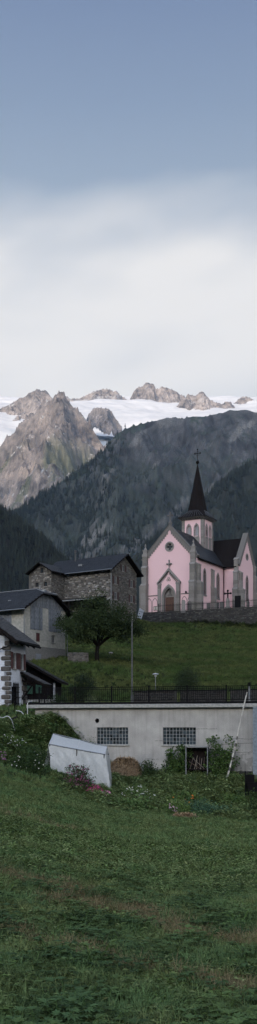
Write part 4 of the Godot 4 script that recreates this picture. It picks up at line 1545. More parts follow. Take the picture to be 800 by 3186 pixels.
func make_barn() -> void:
	var ny := 6.4
	var h := thing("barn", "plastered barn with blue-grey plank gable and half-hipped slate roof", "barn", Vector3(-10.45, ny, -100), deg_to_rad(55.2))
	var X := Vector3(1, 0, 0)
	var B := Vector3(0, 0, -1)
	var GW := 6.6
	var LN := 13.0
	var EV := 5.75
	var sl := 0.60
	var RG := EV + sl * GW / 2
	var top := func(x: float) -> float: return EV + sl * (GW / 2 - absf(x - GW / 2)) - 0.02
	var m := MB.new()
	var holes := [rect2(1.82, 2.25, 2.44, 3.14), rect2(4.32, 2.3, 4.89, 3.1)]
	cut_wall(m, PackedVector2Array([Vector2(0, -1.5), Vector2(GW, -1.5), Vector2(GW, EV), Vector2(GW / 2, RG), Vector2(0, EV)]), holes, -0.4, 0.0)
	part("gable_wall", m, M.cream_plaster, h)
	var fr := Transform3D.IDENTITY
	var cap := func(x: float) -> float: return minf(5.75, 99.0)
	planks(h, fr, 0.9, 2.8, 3.45, cap, 0.16, M.grey_wood, 0.02)
	planks(h, fr, 3.8, 5.8, 3.45, cap, 0.16, M.grey_wood, 0.02)
	planks(h, fr, 0.15, GW - 0.15, 5.78, top, 0.16, M.grey_wood, 0.025)
	m = MB.new()
	m.box(Vector3(-0.03, -1.5, -0.3), Vector3(GW + 0.03, 1.75, 0.05))
	part("plinth", m, M.grey_plaster, h)
	m = MB.new()
	m.box(Vector3(1.82, 2.25, -0.1), Vector3(2.44, 3.14, -0.05))
	for i in 3: m.box(Vector3(1.84 + 0.2 * i, 2.27, -0.05), Vector3(2.02 + 0.2 * i, 3.12, -0.03))
	part("hatch", m, M.red_paint, h)
	shutter_window(h, Transform3D(Basis.IDENTITY, Vector3(4.605, 0, -0.04)), 0.57, 2.3, 3.1, M.brown_paint, 0.0)
	m = MB.new()
	m.box(Vector3(1.7, -0.6, 0.05), Vector3(2.5, 1.0, 0.09), 0.01)
	part("cellar_door", m, M.grey_wood, h)
	# long side towards the left
	m = MB.new()
	var lf := wall_frame(Vector3(0, 0, -LN), -B)
	m.xf = lf
	cut_wall(m, rect2(0, -1.5, LN - 0.4, EV), [], -0.4, 0.0)
	part("side_wall", m, M.cream_plaster, h)
	var flat := func(x: float) -> float: return EV - 0.05
	planks(h, lf, LN - 4.4, LN - 1.7, 2.6, flat, 0.17, M.grey_wood, 0.02)
	planks(h, lf, LN - 8.6, LN - 5.6, 2.6, flat, 0.17, M.grey_wood, 0.02)
	m = MB.new()
	m.box(Vector3(GW - 0.4, -1.5, -LN), Vector3(GW, EV, -0.4))
	m.box(Vector3(0, -1.5, -LN), Vector3(GW, EV, -LN + 0.4))
	part("rear_wall", m, M.cream_plaster, h)
	# half-hipped roof
	var o := 0.75
	var f := 0.7
	var hy := 7.25          # eave of the half hip
	var hx := (RG + 0.1 - hy) / sl   # half width where it cuts in
	var back := 1.9
	for s in [-1.0, 1.0]:
		var e0 := Vector3(GW / 2 + s * (GW / 2 + o), EV - sl * o + 0.1, f)
		var rg := Vector3(GW / 2, RG + 0.1, f)
		var up: Vector3 = rg - e0
		var keep := func(q: Vector3) -> bool:
			# cut by the hip plane
			var t: float = (q.y - hy) / (RG + 0.1 - hy)
			return t < 0 or q.z < f - back * t
		var t := MB.new()
		tiles(t, e0 + Vector3(0, 0.02, 0), B * (LN + f + 0.4), up, 0.34, 0.27, [0.5, 1.5], keep)
		m = MB.new()
		var bk := Vector3(0, 0, -LN - 0.4)
		var a := e0
		var b := Vector3(e0.x, e0.y, bk.z)
		var c := Vector3(rg.x, rg.y, bk.z)
		var d := Vector3(rg.x, rg.y, f - back)
		var e := Vector3(GW / 2 + s * hx, hy, f)
		var dn := Vector3(0, -0.16, 0)
		for k in [Vector3.ZERO, dn]:
			m.quad(a + k, b + k, c + k, d + k)
			m.tri(a + k, d + k, e + k)
		m.quad(a + dn, e + dn, e, a)
		m.quad(b + dn, a + dn, a, b)
		m.box(Vector3(minf(a.x, a.x), a.y - 0.2, bk.z), Vector3(a.x + 0.03, a.y + 0.01, f))
		var r := part("roof", m, M.dark_wood, h)
		part("slates", t, M.slate, r).set_meta("kind", "stuff")
	m = MB.new()
	var ap := Vector3(GW / 2, RG + 0.14, f - back)
	var l := Vector3(GW / 2 - hx - 0.05, hy, f + 0.05)
	var rr := Vector3(GW / 2 + hx + 0.05, hy, f + 0.05)
	m.tri(l, rr, ap)
	m.tri(l + Vector3(0, -0.14, 0), ap + Vector3(0, -0.14, 0), rr + Vector3(0, -0.14, 0))
	m.quad(l + Vector3(0, -0.14, 0), rr + Vector3(0, -0.14, 0), rr, l)
	var hip := part("half_hip", m, M.slate, h)
	m = MB.new()
	m.tube([l, ap], [0.06], 5)
	m.tube([rr, ap], [0.06], 5)
	m.tube([ap, Vector3(GW / 2, RG + 0.14, -LN)], [0.07], 5)
	part("flashing", m, M.galvanised, hip)
	m = MB.new()
	m.box(Vector3(1.0, EV + 0.62, -3.1), Vector3(1.25, EV + 0.86, -2.75), 0.02)
	part("roof_light", m, M.galvanised, h)
	m = MB.new()
	m.tube([Vector3(-o, EV - sl * o, f), Vector3(-o, EV - sl * o - 0.05, -LN)], [0.08], 6)
	m.tube([Vector3(-o, EV - sl * o, 0.2), Vector3(-0.15, EV - 0.95, 0.1), Vector3(-0.12, -1, 0.1)], [0.06], 6)
	part("downpipe", m, M.galvanised, h)
	m = MB.new()
	m.tube([Vector3(GW + o, EV - sl * o, 0.4), Vector3(GW + 0.12, EV - 1.2, 0.15), Vector3(GW + 0.12, -1, 0.15)], [0.06], 6)
	part("downpipe", m, M.galvanised, h)
	m = MB.new()
	m.box(Vector3(3.2, RG - 0.6, -10.9), Vector3(4.1, RG + 0.75, -10.0), 0.02)
	m.box(Vector3(3.12, RG + 0.75, -10.98), Vector3(4.18, RG + 0.85, -9.92))
	for i in 4: m.box(Vector3(3.15 + (0.75 if i % 2 else 0.0), RG + 0.85, -10.95 + (0.75 if i > 1 else 0.0)), Vector3(3.35 + (0.75 if i % 2 else 0.0), RG + 1.1, -10.75 + (0.75 if i > 1 else 0.0)))
	m.box(Vector3(3.1, RG + 1.1, -11.0), Vector3(4.2, RG + 1.2, -9.9))
	part("chimney", m, M.grey_plaster, h)

func make_white_house() -> void:
	var ny := 0.6
	var h := thing("white_house", "white plastered house with stone quoins and dark red shutters", "house", Vector3(-8.15, ny, -68), deg_to_rad(-14.5))
	var X := Vector3(1, 0, 0)
	var B := Vector3(0, 0, -1)
	var EV := 5.75
	var W_ := 9.0
	var LN := 3.2
	var sl := 0.72
	var m := MB.new()
	cut_wall(m, PackedVector2Array([Vector2(-W_, -1), Vector2(0, -1), Vector2(0, EV), Vector2(-W_ / 2, EV + sl * W_ / 2), Vector2(-W_, EV)]), [], -0.35, 0.0)
	part("front_wall", m, M.white_plaster, h)
	var rf := wall_frame(Vector3(0, 0, 0), B)
	m = MB.new()
	m.xf = rf
	cut_wall(m, rect2(0.0, -1, LN, EV), [rect2(0.62, 3.4, 1.28, 4.5), rect2(2.08, 3.4, 2.74, 4.5), rect2(0.45, 0.85, 1.55, 2.15)], -0.35, -0.003)
	part("side_wall", m, M.white_plaster, h)
	m = MB.new()
	m.box(Vector3(-W_, -1, -LN), Vector3(-0.35, EV, -LN + 0.3))
	m.box(Vector3(-W_, -1, -LN + 0.3), Vector3(-W_ + 0.3, EV, -0.35))
	part("rear_wall", m, M.white_plaster, h)
	for t in [0.95, 2.41]:
		shutter_window(h, rf * Transform3D(Basis.IDENTITY, Vector3(t, 0, 0)), 0.66, 3.4, 4.5, M.red_paint, 0.34, 0.0)
	# window behind an iron grille
	shutter_window(h, rf * Transform3D(Basis.IDENTITY, Vector3(1.0, 0, 0)), 1.1, 0.85, 2.15, M.red_paint, 0.0, 0.0, M.dark_wood)
	var gr := Node3D.new()
	gr.name = "grille"
	h.add_child(gr)
	for i in 7:
		m = MB.new()
		m.xf = rf
		var x := 0.5 + i * 0.167
		m.box(Vector3(x - 0.02, 0.75, 0.1), Vector3(x + 0.02, 2.3, 0.14))
		m.tube([Vector3(x, 2.3, 0.12), Vector3(x, 2.48, 0.12)], [0.035, 0.003], 4, false)
		part("bar", m, M.iron, gr)
	for y in [0.95, 1.35, 1.75, 2.1]:
		m = MB.new()
		m.xf = rf
		m.box(Vector3(0.42, y, 0.145), Vector3(1.58, y + 0.045, 0.17))
		part("rail", m, M.iron, gr)
	# stone quoins
	var y := -0.3
	var k := 0
	while y < EV - 0.55:
		var bh := rng.randf_range(0.26, 0.4)
		var wl := rng.randf_range(0.48, 0.64) if k % 2 else rng.randf_range(0.2, 0.34)
		var wr := 0.28 if k % 2 else 0.4
		m = MB.new()
		var s := rng.randf_range(0.55, 1.0)
		m.col = Color(s * 1.03, s, s * 0.95)
		m.box(Vector3(-wl, y + 0.015, -wr), Vector3(0.05, y + bh - 0.015, 0.06), 0.06)
		part("quoin", m, M.granite_dark if k % 3 else M.granite_dark, h)
		y += bh
		k += 1
	y = -0.3
	k = 0
	while y < 2.7:
		var bh := rng.randf_range(0.26, 0.4)
		m = MB.new()
		var s := rng.randf_range(0.5, 0.95)
		m.col = Color(s * 1.03, s, s * 0.95)
		m.box(Vector3(-0.1, y + 0.015, -LN - 0.08), Vector3(0.08 + 0.05 * (k % 2), y + bh - 0.015, -LN + (0.75 if k % 2 else 0.5)), 0.05)
		part("quoin", m, M.granite_dark, h)
		y += bh
		k += 1
	# roof
	var o := 0.95
	roof_plane(h, Vector3(o, EV - sl * o + 0.1, 1.0), B * (LN + 1.4), Vector3(-W_ / 2 - o, (W_ / 2 + o) * sl, 0), 0.2, M.slate, 0.34, 0.28)
	roof_plane(h, Vector3(-W_ - o, EV - sl * o + 0.1, 1.0), B * (LN + 1.4), Vector3(W_ / 2 + o, (W_ / 2 + o) * sl, 0), 0.2, M.slate, 0.34, 0.28)
	for i in 4:
		m = MB.new()
		var z := 0.75 - i * 1.15
		m.prism(PackedVector2Array([Vector2(o - 0.08, EV - sl * (o - 0.08) - 0.26), Vector2(o - 0.08, EV - sl * (o - 0.08) - 0.11), Vector2(-1.2, EV + sl * 1.2 - 0.11), Vector2(-1.2, EV + sl * 1.2 - 0.26)]), z - 0.06, z + 0.06)
		part("rafter", m, M.dark_wood, h)
	m = MB.new()
	m.box(Vector3(-0.35, EV - 0.2, -LN), Vector3(-0.05, EV + 0.08, 1.0), 0.01)
	part("purlin", m, M.dark_wood, h)
	m = MB.new()
	m.tube([Vector3(o + 0.06, EV - sl * o + 0.02, 1.0), Vector3(o + 0.06, EV - sl * o - 0.05, -LN - 0.3)], [0.08], 6)
	m.tube([Vector3(o + 0.02, EV - sl * o - 0.06, 0.9), Vector3(-0.6, 4.65, 0.25), Vector3(-1.6, 4.3, 0.12)], [0.05], 6)
	part("gutter", m, M.iron, h)
	# small canopy over the side door
	var cn := Node3D.new()
	cn.name = "canopy"
	h.add_child(cn)
	m = MB.new()
	m.prism(PackedVector2Array([Vector2(0.0, 3.12), Vector2(1.75, 2.25), Vector2(1.75, 2.35), Vector2(0.0, 3.24)]), -3.7, -2.1)
	part("canopy_deck", m, M.dark_wood, cn)
	var t := MB.new()
	tiles(t, Vector3(1.8, 2.36, -2.05), B * 1.7, Vector3(-1.8, 0.9, 0), 0.3, 0.28, [0.8, 2.4])
	part("slates", t, M.slate, cn).set_meta("kind", "stuff")
	m = MB.new()
	m.tube([Vector3(0.05, 1.3, -2.4), Vector3(1.0, 2.55, -2.4)], [0.06], 5)
	m.tube([Vector3(0.05, 2.62, -2.4), Vector3(1.6, 2.3, -2.4)], [0.06], 5)
	part("bracket", m, M.dark_wood, cn)
	m = MB.new()
	m.box(Vector3(0.0, -0.3, -LN + 0.1), Vector3(0.04, 2.1, -LN + 0.5))
	part("side_door", m, M.dark_wood, h)

func make_shed() -> void:
	var h := thing("wooden_shed", "dark plank shed with green shutters behind the white house", "shed", Vector3(-8.2, 1.35, -77), deg_to_rad(-4.0))
	var m := MB.new()
	var x1 := 2.5
	var top := func(x: float) -> float: return 4.0 - 0.57 * (x + 1.8) + 0.8
	m.prism(PackedVector2Array([Vector2(-3.6, -0.6), Vector2(x1, -0.6), Vector2(x1, top.call(x1)), Vector2(-1.8, top.call(-1.8)), Vector2(-3.6, 3.8)]), -4.0, -0.06)
	part("shed_body", m, M.dark_wood, h)
	planks(h, Transform3D.IDENTITY, -0.6, x1 - 0.15, 0.75, func(x: float) -> float: return minf(top.call(x) - 0.05, 1.95), 0.2, M.dark_wood, 0.0)
	planks(h, Transform3D.IDENTITY, -0.6, x1 - 0.15, 2.1, func(x: float) -> float: return top.call(x) - 0.05, 0.2, M.dark_wood, 0.01)
	m = MB.new()
	m.box(Vector3(-0.8, 1.96, -0.05), Vector3(x1, 2.09, 0.1))
	part("beam", m, M.dark_wood, h)
	m = MB.new()
	m.box(Vector3(-0.8, -0.6, -0.05), Vector3(x1, 0.72, 0.08))
	part("plinth", m, M.cream_plaster, h)
	m = MB.new()
	m.box(Vector3(0.55, 0.15, 0.08), Vector3(1.05, 0.55, 0.1))
	part("cellar_opening", m, M.glass_dark, h)
	m = MB.new()
	m.box(Vector3(x1 - 0.08, -0.6, -0.1), Vector3(x1 + 0.06, 2.0, 0.12), 0.01)
	part("corner_post", m, M.louvre_white, h)
	for q in [[0.35, 0.8, 1.15, 1.78], [1.05, 1.5, 1.2, 1.88], [-0.05, 0.32, 2.55, 3.2]]:
		m = MB.new()
		m.box(Vector3(q[0], q[2], 0.04), Vector3(q[1], q[3], 0.09), 0.01)
		part("shutter", m, M.green_paint, h)
	roof_plane(h, Vector3(x1 + 0.5, top.call(x1 + 0.5) + 0.06, 0.55), Vector3(0, 0, -5.0), Vector3(-1.8 - x1 - 0.5, top.call(-1.8) - top.call(x1 + 0.5), 0), 0.16, M.slate, 0.34, 0.28)
	roof_plane(h, Vector3(-4.2, 3.5, 0.55), Vector3(0, 0, -5.0), Vector3(2.4, top.call(-1.8) + 0.06 - 3.5, 0), 0.16, M.slate, 0.34, 0.28)

# ---------------------------------------------------------------- concrete building with terrace
const BT := -0.2827   # turn of the concrete building
func building_point(x: float, y: float, z: float) -> Vector3:
	return Transform3D(Basis(Vector3.UP, BT), Vector3(-5.8, 0, -62.0)) * Vector3(x, y, z)

func make_concrete_building() -> void:
	var h := thing("concrete_building", "low grey concrete building with flat terrace roof and two glass block windows", "building", Vector3(-5.8, 0, -62.0), BT)
	var wins := [[4.02, 6.02], [8.18, 10.2]]
	var holes := []
	for w in wins: holes.append(rect2(w[0], -1.09, w[1], -0.06))
	holes.append(circle(0.13, 4.05, 0.36, 14))
	var m := MB.new()
	cut_wall(m, rect2(0, -4.2, 13.75, 1.12), holes, -0.4, 0.0)
	part("front_wall", m, M.concrete, h)
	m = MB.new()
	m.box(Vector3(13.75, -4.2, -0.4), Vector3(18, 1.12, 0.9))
	part("return_wall", m, mat("skylit_blue_plaster", Color(0.20, 0.235, 0.275), 0.9, T.stain, 0.3), h).set_meta("label", "wall with blue skylight painted in at the building's corner")  # blue of the skylight is painted into the wall colour
	m = MB.new()
	m.box(Vector3(0, -4.2, -9.5), Vector3(0.35, 1.12, -0.4))
	part("side_wall", m, M.concrete, h)
	m = MB.new()
	m.box(Vector3(11.2, -4.2, 0.0), Vector3(13.74, -2.62, 0.06), 0.01)
	part("dark_plinth", m, M.dark_mortar, h)  # darker strip along the foot of the wall
	m = MB.new()
	m.box(Vector3(-0.5, 1.12, -9.5), Vector3(18.4, 1.34, 0.28 ), 0.015)
	part("roof_slab", m, M.concrete_edge, h)
	m = MB.new()
	m.box(Vector3(-0.55, 1.34, -9.55), Vector3(18.4, 1.47, 0.2), 0.01)
	part("roof_membrane", m, M.tar, h)
	if true:
		m = MB.new()
		m.tube([Vector3(4.05, 0.36, -0.25), Vector3(4.05, 0.36, 0.03)], [0.128], 14, false)
		m.tube([Vector3(4.05, 0.36, -0.3), Vector3(4.05, 0.36, -0.2)], [0.12], 14)
		part("vent_pipe", m, M.iron, h)
	# hairline joints of the render: shallow raised lips between pours
	var bm := bxm(Vector3(0.004, 0.004, -0.06), Vector3(0.186, 0.192, 0.0), 0.022).mesh()
	var gls := []
	for i in 5:
		var s := 0.55 + 0.28 * i
		gls.append(mat("glass_block_%d" % i, Color(0.045 * s, 0.062 * s, 0.072 * s), 0.12, T.speck, 5.0, {"spec": 0.7}))
	for w in wins:
		var win := Node3D.new()
		win.name = "glass_block_window"
		h.add_child(win, true)
		var fm := MB.new()
		var x0: float = w[0]
		var n := 10
		var cw: float = (w[1] - w[0]) / n
		fm.box(Vector3(w[0], -1.09, -0.3), Vector3(w[1], -0.06, -0.15))
		for i in n + 1: fm.box(Vector3(x0 + i * cw - 0.012, -1.09, -0.15), Vector3(x0 + i * cw + 0.012, -0.06, -0.10))
		for j in 6: fm.box(Vector3(w[0], -1.09 + j * 0.206 - 0.01, -0.15), Vector3(w[1], -1.09 + j * 0.206 + 0.01, -0.099))
		part("mortar_grid", fm, mat("pale_mortar", Color(0.34, 0.35, 0.35), 0.9, T.grain, 2.0), win)
		for i in n:
			for j in 5:
				put("glass_block", bm, gls[rng.randi() % 5], win, Vector3(x0 + i * cw + (cw - 0.19) / 2, -1.09 + j * 0.206 + 0.005, -0.09))
		fm = MB.new()
		fm.box(Vector3(w[0] - 0.08, -1.19, -0.1), Vector3(w[1] + 0.08, -1.092, 0.07), 0.012)
		part("sill", fm, M.concrete_edge, win)
	# terrace railing
	var r := thing("terrace_railing", "black iron railing along the terrace edge of the concrete building", "railing", Vector3(-5.8, 1.47, -62.0), BT)
	var bar := bxm(Vector3(-0.012, 0.1, -0.012), Vector3(0.012, 0.86, 0.012)).mesh()
	var post := bxm(Vector3(-0.04, 0.0, -0.04), Vector3(0.04, 0.98, 0.04), 0.006).mesh()
	var x := 0.3
	var sect := 2.35
	for s in 8:
		put("post", post, M.iron, r, Vector3(x, 0, 0.1))
		for y in [[0.88, 0.92], [0.08, 0.12], [0.76, 0.785]]:
			put("rail", bxm(Vector3(0.03, y[0], -0.02), Vector3(sect - 0.03, y[1], 0.02)).mesh(), M.iron, r, Vector3(x, 0, 0.1))
		for i in 17:
			put("baluster", bar, M.iron, r, Vector3(x + sect * (i + 0.9) / 18.0, 0, 0.1))
		x += sect
	put("post", post, M.iron, r, Vector3(x, 0, 0.1))
	var q := thing("side_railing", "short black iron railing in front of the wooden shed", "railing", Vector3(-7.6, 1.05, -66.5), deg_to_rad(10))
	for i in 10:
		put("baluster", bar, M.iron, q, Vector3(0.1 + i * 0.19, 0, 0))
	for y in [[0.88, 0.92], [0.08, 0.12]]:
		put("rail", bxm(Vector3(0, y[0], -0.02), Vector3(2.0, y[1], 0.02)).mesh(), M.iron, q)
	for xx in [0.0, 2.0]: put("post", post, M.iron, q, Vector3(xx, -0.2, 0))
	# dark wall blocks behind the railing
	for b in [[415, 545, "long dark stone parapet behind the railing beside the lamp pole", 0.92], [560, 700, "dark stone parapet behind the railing, middle length", 0.95], [716, 830, "greyer stone parapet behind the railing below the vent cap", 1.0]]:
		var Z := 68.5
		var p0 := W(b[0], 2185, Z)
		var p1 := W(b[1], 2185, Z - 1.5)
		var len_ := Vector2(p1.x - p0.x, p1.z - p0.z).length()
		var pw := thing("stone_parapet", b[2], "wall", Vector3(p0.x, 1.47, p0.z), -atan2(p1.z - p0.z, p1.x - p0.x), "stone parapets on the terrace")
		m = bxm(Vector3(0, 0, -0.35), Vector3(len_, b[3], 0), 0.03)
		part("core", m, M.dark_mortar, pw)
		m = MB.new()
		m.xf = Transform3D(Basis.IDENTITY, Vector3(0, 0.02, 0))
		var c: float = 0.07 if b[0] > 700 else 0.025
		rubble(m, len_, b[3] - 0.06, func(x_: float, y_: float) -> bool: return true, 0.28, [c * 0.4, c])
		part("stonework", m, M.rubble, pw).set_meta("kind", "stuff")
		part("coping", bxm(Vector3(-0.05, b[3], -0.42), Vector3(len_ + 0.05, b[3] + 0.07, 0.08), 0.02), M.tar, pw)
	# vent cap on the terrace
	var vp := building_point(13.25, 1.47, -0.9)
	var v := thing("roof_vent", "small stacked metal vent cap above the railing", "vent", vp)
	part("stem", tube_mb([Vector3.ZERO, Vector3(0, 0.98, 0)], [0.06], 8), M.galvanised, v)
	for i in 3:
		var lm := MB.new()
		lm.lathe([Vector2(0.05, 0.9 + i * 0.08), Vector2(0.13, 0.92 + i * 0.08), Vector2(0.13, 0.95 + i * 0.08), Vector2(0.05, 0.98 + i * 0.08)], 12)
		part("cap_ring", lm, M.iron, v)

func tube_mb(p: Array, r: Array, sides := 8) -> MB:
	var m := MB.new()
	m.tube(p, r, sides)
	return m

# ---------------------------------------------------------------- churchyard
func make_churchyard() -> void:
	# retaining wall
	var a := Vector2(2.0, 164.35)
	var b := Vector2(27.0, 151.85)
	var dir := Vector3(b.x - a.x, 0, -(b.y - a.y)).normalized()
	var len_ := a.distance_to(b)
	var t := thing("retaining_wall", "long dark dry stone wall below the churchyard", "wall", Vector3(a.x, 16.0, -a.y), -atan2(dir.z, dir.x))
	part("core", bxm(Vector3(0, -1.0, -0.6), Vector3(len_, 2.62, -0.02)), M.dark_mortar, t)
	var m := MB.new()
	m.xf = Transform3D(Basis.IDENTITY, Vector3(0, -0.9, -0.02))
	rubble(m, len_, 3.4, func(x: float, y: float) -> bool: return true, 0.34, [0.025, 0.13])
	part("stonework", m, M.rubble, t).set_meta("kind", "stuff")
	m = MB.new()
	m.xf = wall_frame(Vector3(0, -0.9, -0.6), Vector3(0, 0, 1))
	rubble(m, 0.58, 3.4, func(x: float, y: float) -> bool: return true, 0.34, [0.03, 0.14])
	part("stonework", m, M.rubble, t).set_meta("kind", "stuff")
	var x := 0.0
	while x < len_ - 0.2:
		var w := rng.randf_range(0.5, 1.1)
		var s := rng.randf_range(0.3, 0.7)
		m = MB.new()
		m.col = Color(s, s, s * 0.95)
		m.box(Vector3(x + 0.01, 2.62, -0.66), Vector3(minf(x + w, len_) - 0.01, 2.74 + rng.randf_range(-0.03, 0.04), 0.06), 0.03)
		part("coping_stone", m, M.granite_dark, t)
		x += w
	# iron fence on the wall
	var fx := 3.1
	var f := thing("churchyard_fence", "low black iron fence on top of the churchyard wall", "fence", t.position + dir * fx + Vector3(0, 2.74, 0) + dir.cross(Vector3.UP) * -0.3, t.rotation.y)
	var bar := MB.new()
	bar.box(Vector3(-0.016, 0.05, -0.016), Vector3(0.016, 1.12, 0.016))
	bar.tube([Vector3(0, 1.12, 0), Vector3(0, 1.24, 0)], [0.03, 0.002], 4, false)
	var bmesh := bar.mesh()
	var n := 0
	var L := len_ - fx - 0.5
	while n * 0.2 < L:
		put("fence_bar", bmesh, M.iron, f, Vector3(n * 0.2, 0, 0))
		n += 1
	for y in [0.14, 0.95]: put("rail", bxm(Vector3(0, y, -0.02), Vector3(L, y + 0.045, 0.02)).mesh(), M.iron, f)
	for i in int(L / 2.6) + 1: put("post", bxm(Vector3(-0.04, -0.05, -0.04), Vector3(0.04, 1.3, 0.04), 0.01).mesh(), M.iron, f, Vector3(minf(i * 2.6, L), 0, 0))
	# graves
	var gy := 18.55
	for g in [[571, 160.9, 0.62, 1.9, "pale round-topped gravestone by the church door", 1], [590, 161.2, 0.62, 1.75, "darker round-topped gravestone in front of the corner buttress", 1], [649, 160.5, 0.62, 1.3, "low square gravestone below the first side window", 0], [678, 160.2, 0.5, 1.35, "narrow gravestone below the second side window", 0], [690, 159.8, 0.6, 1.4, "wider gravestone next to the iron cross grave", 0], [740, 159.0, 1.0, 2.3, "tall dark grave slab before the transept buttress", 0], [772, 158.6, 0.45, 1.25, "small gravestone under the transept gable", 0]]:
		var p := W(g[0], 1890, g[1])
		var gt := thing("gravestone", g[4], "gravestone", Vector3(p.x, gy, p.z), deg_to_rad(rng.randf_range(-30, -15)), "gravestones in the churchyard")
		m = MB.new()
		var w2: float = g[2] / 2
		if g[5]:
			var pl := PackedVector2Array([Vector2(-w2, 0.1), Vector2(w2, 0.1), Vector2(w2, g[3] - w2)])
			for i in range(1, 9): pl.append(Vector2(cos(PI * i / 9.0) * w2, g[3] - w2 + sin(PI * i / 9.0) * w2))
			pl.append(Vector2(-w2, g[3] - w2))
			m.prism(pl, -0.12, 0.12)
		else: m.box(Vector3(-w2, 0.1, -0.1), Vector3(w2, g[3], 0.1), 0.03)
		part("headstone", m, M.granite if g[0] == 571 else M.granite_dark if g[0] != 740 else M.tar, gt)
		part("plinth", bxm(Vector3(-w2 - 0.12, -0.3, -0.22), Vector3(w2 + 0.12, 0.1, 0.22), 0.03), M.granite_dark, gt)
	var p := W(709, 1890, 160.0)
	var c := thing("grave_cross", "dark iron cross on a pale stone pedestal beside the transept", "cross", Vector3(p.x, gy, p.z), deg_to_rad(-25))
	m = MB.new()
	m.box(Vector3(-0.7, -0.3, -0.6), Vector3(0.7, 0.3, 0.6), 0.04)
	m.box(Vector3(-0.4, 0.3, -0.35), Vector3(0.4, 0.62, 0.35), 0.04)
	m.prism(PackedVector2Array([Vector2(-0.26, 0.6), Vector2(0.26, 0.6), Vector2(0.19, 2.0), Vector2(-0.19, 2.0)]), -0.22, 0.22)
	part("pedestal", m, M.granite, c)
	m = MB.new()
	stone_cross(m, Vector3(0, 2.0, 0), 1.25, 0.95, 0.2)
	part("cross", m, M.iron, c)
	# pale leaning board where the wall begins
	p = W(431, 1958, 160.5)
	var s := thing("leaning_board", "pale bluish boards leaning against the end of the churchyard wall", "board", Vector3(p.x, gh(p.x, 160.5) - 0.05, p.z), deg_to_rad(-20))
	for i in 3:
		m = MB.new()
		m.xf = Transform3D(Basis(Vector3(1, 0, 0), deg_to_rad(-8)) * Basis(Vector3(0, 0, 1), deg_to_rad(-14)), Vector3.ZERO)
		m.box(Vector3(-0.42 + i * 0.29, 0, 0), Vector3(-0.15 + i * 0.29, 2.1 - 0.12 * i, 0.06), 0.01)
		part("board", m, M.louvre_white, s)
	m = MB.new()
	m.xf = Transform3D(Basis(Vector3(1, 0, 0), deg_to_rad(-8)) * Basis(Vector3(0, 0, 1), deg_to_rad(-14)), Vector3.ZERO)
	for y in [0.4, 1.5]: m.box(Vector3(-0.42, y, 0.06), Vector3(0.44, y + 0.1, 0.1))
	part("batten", m, M.galvanised, s)

# ---------------------------------------------------------------- street furniture and small walls
func make_street() -> void:
	var p := W(411, 2175, 73)
	var t := thing("lamp_pole", "tall thin grey metal pole rising behind the terrace railing", "pole", Vector3(p.x, gh(p.x, 73), p.z))
	part("shaft", tube_mb([Vector3.ZERO, Vector3(0, 6.35, 0)], [0.065, 0.045], 8), M.pole_metal, t)
	part("foot", tube_mb([Vector3(0, -0.1, 0), Vector3(0, 0.9, 0)], [0.095], 8), M.pole_metal, t)
	p = on_ground(484, 2152, 74, 120)
	t = thing("garden_lamp", "small mushroom-shaped street lamp at the foot of the slope", "lamp", p)
	part("shaft", tube_mb([Vector3.ZERO, Vector3(0, 1.35, 0)], [0.035], 6), M.galvanised, t)
	var m := MB.new()
	m.lathe([Vector2(0.04, 1.2), Vector2(0.1, 1.32), Vector2(0.1, 1.42), Vector2(0.28, 1.46), Vector2(0.24, 1.52), Vector2(0.0, 1.58)], 14)
	part("lamp_head", m, M.louvre_white, t)
	# low stone wall by the tree
	p = W(212, 2050, 100)
	var h0 := gh(p.x, 100)
	t = thing("low_wall", "short low stone wall on the slope beside the tree trunk", "wall", Vector3(p.x, h0 - 0.3, p.z), 0.12)
	part("core", bxm(Vector3(0, 0, -0.4), Vector3(2.05, 1.15, 0)), M.mortar, t)
	m = MB.new()
	rubble(m, 2.05, 1.13, func(x: float, y: float) -> bool: return true, 0.24, [0.07, 0.2])
	part("stonework", m, M.rubble, t).set_meta("kind", "stuff")
	for i in 4: part("coping_stone", bxm(Vector3(i * 0.51 + 0.01, 1.15, -0.42), Vector3(i * 0.51 + 0.5, 1.24, 0.04), 0.02), M.granite_dark, t)

# ---------------------------------------------------------------- plants
func leaf(m: MB, at: Vector3, d: Vector3, side: Vector3, l: float, w: float) -> void:
	var up := side.cross(d).normalized() * w * 0.25
	var mid := at + d * l * 0.5
	m.tri(at, mid + side * w * 0.5 + up, at + d * l)
	m.tri(at, at + d * l, mid - side * w * 0.5 + up)

func rand_dir(r: RandomNumberGenerator) -> Vector3:
	var v := Vector3(r.randfn(), r.randfn(), r.randfn())
	return v.normalized() if v.length() > 0.01 else Vector3.UP

# leaves scattered in clumps through a volume; cl = clump centres, spread, count each
func leafage(m: MB, cl: Array, spread: float, per: int, l: float, w: float, c0: Color, c1: Color, r: RandomNumberGenerator) -> void:
	for p in cl:
		var tone := r.randf()
		for i in per:
			var o := Vector3(r.randfn(), r.randfn() * 0.7, r.randfn()) * spread
			var d := (rand_dir(r) + o.normalized() * 0.7 + Vector3(0, -0.15, 0)).normalized()
			var s := d.cross(rand_dir(r)).normalized()
			var k := clampf(tone * 0.6 + r.randf() * 0.4, 0, 1)
			m.col = c0.lerp(c1, k)
			var q := r.randf_range(0.65, 1.3)
			leaf(m, p + o, d, s, l * q, w * q)

# clump centres in a dome-shaped volume
func dome(n: int, at: Vector3, rad: Vector3, r: RandomNumberGenerator, hollow := 0.5) -> Array:
	var out := []
	while out.size() < n:
		var v := rand_dir(r) * pow(r.randf(), 0.4)
		if v.length() < hollow and r.randf() < 0.7: continue
		out.append(at + v * rad * r.randf_range(0.82, 1.12))
	return out

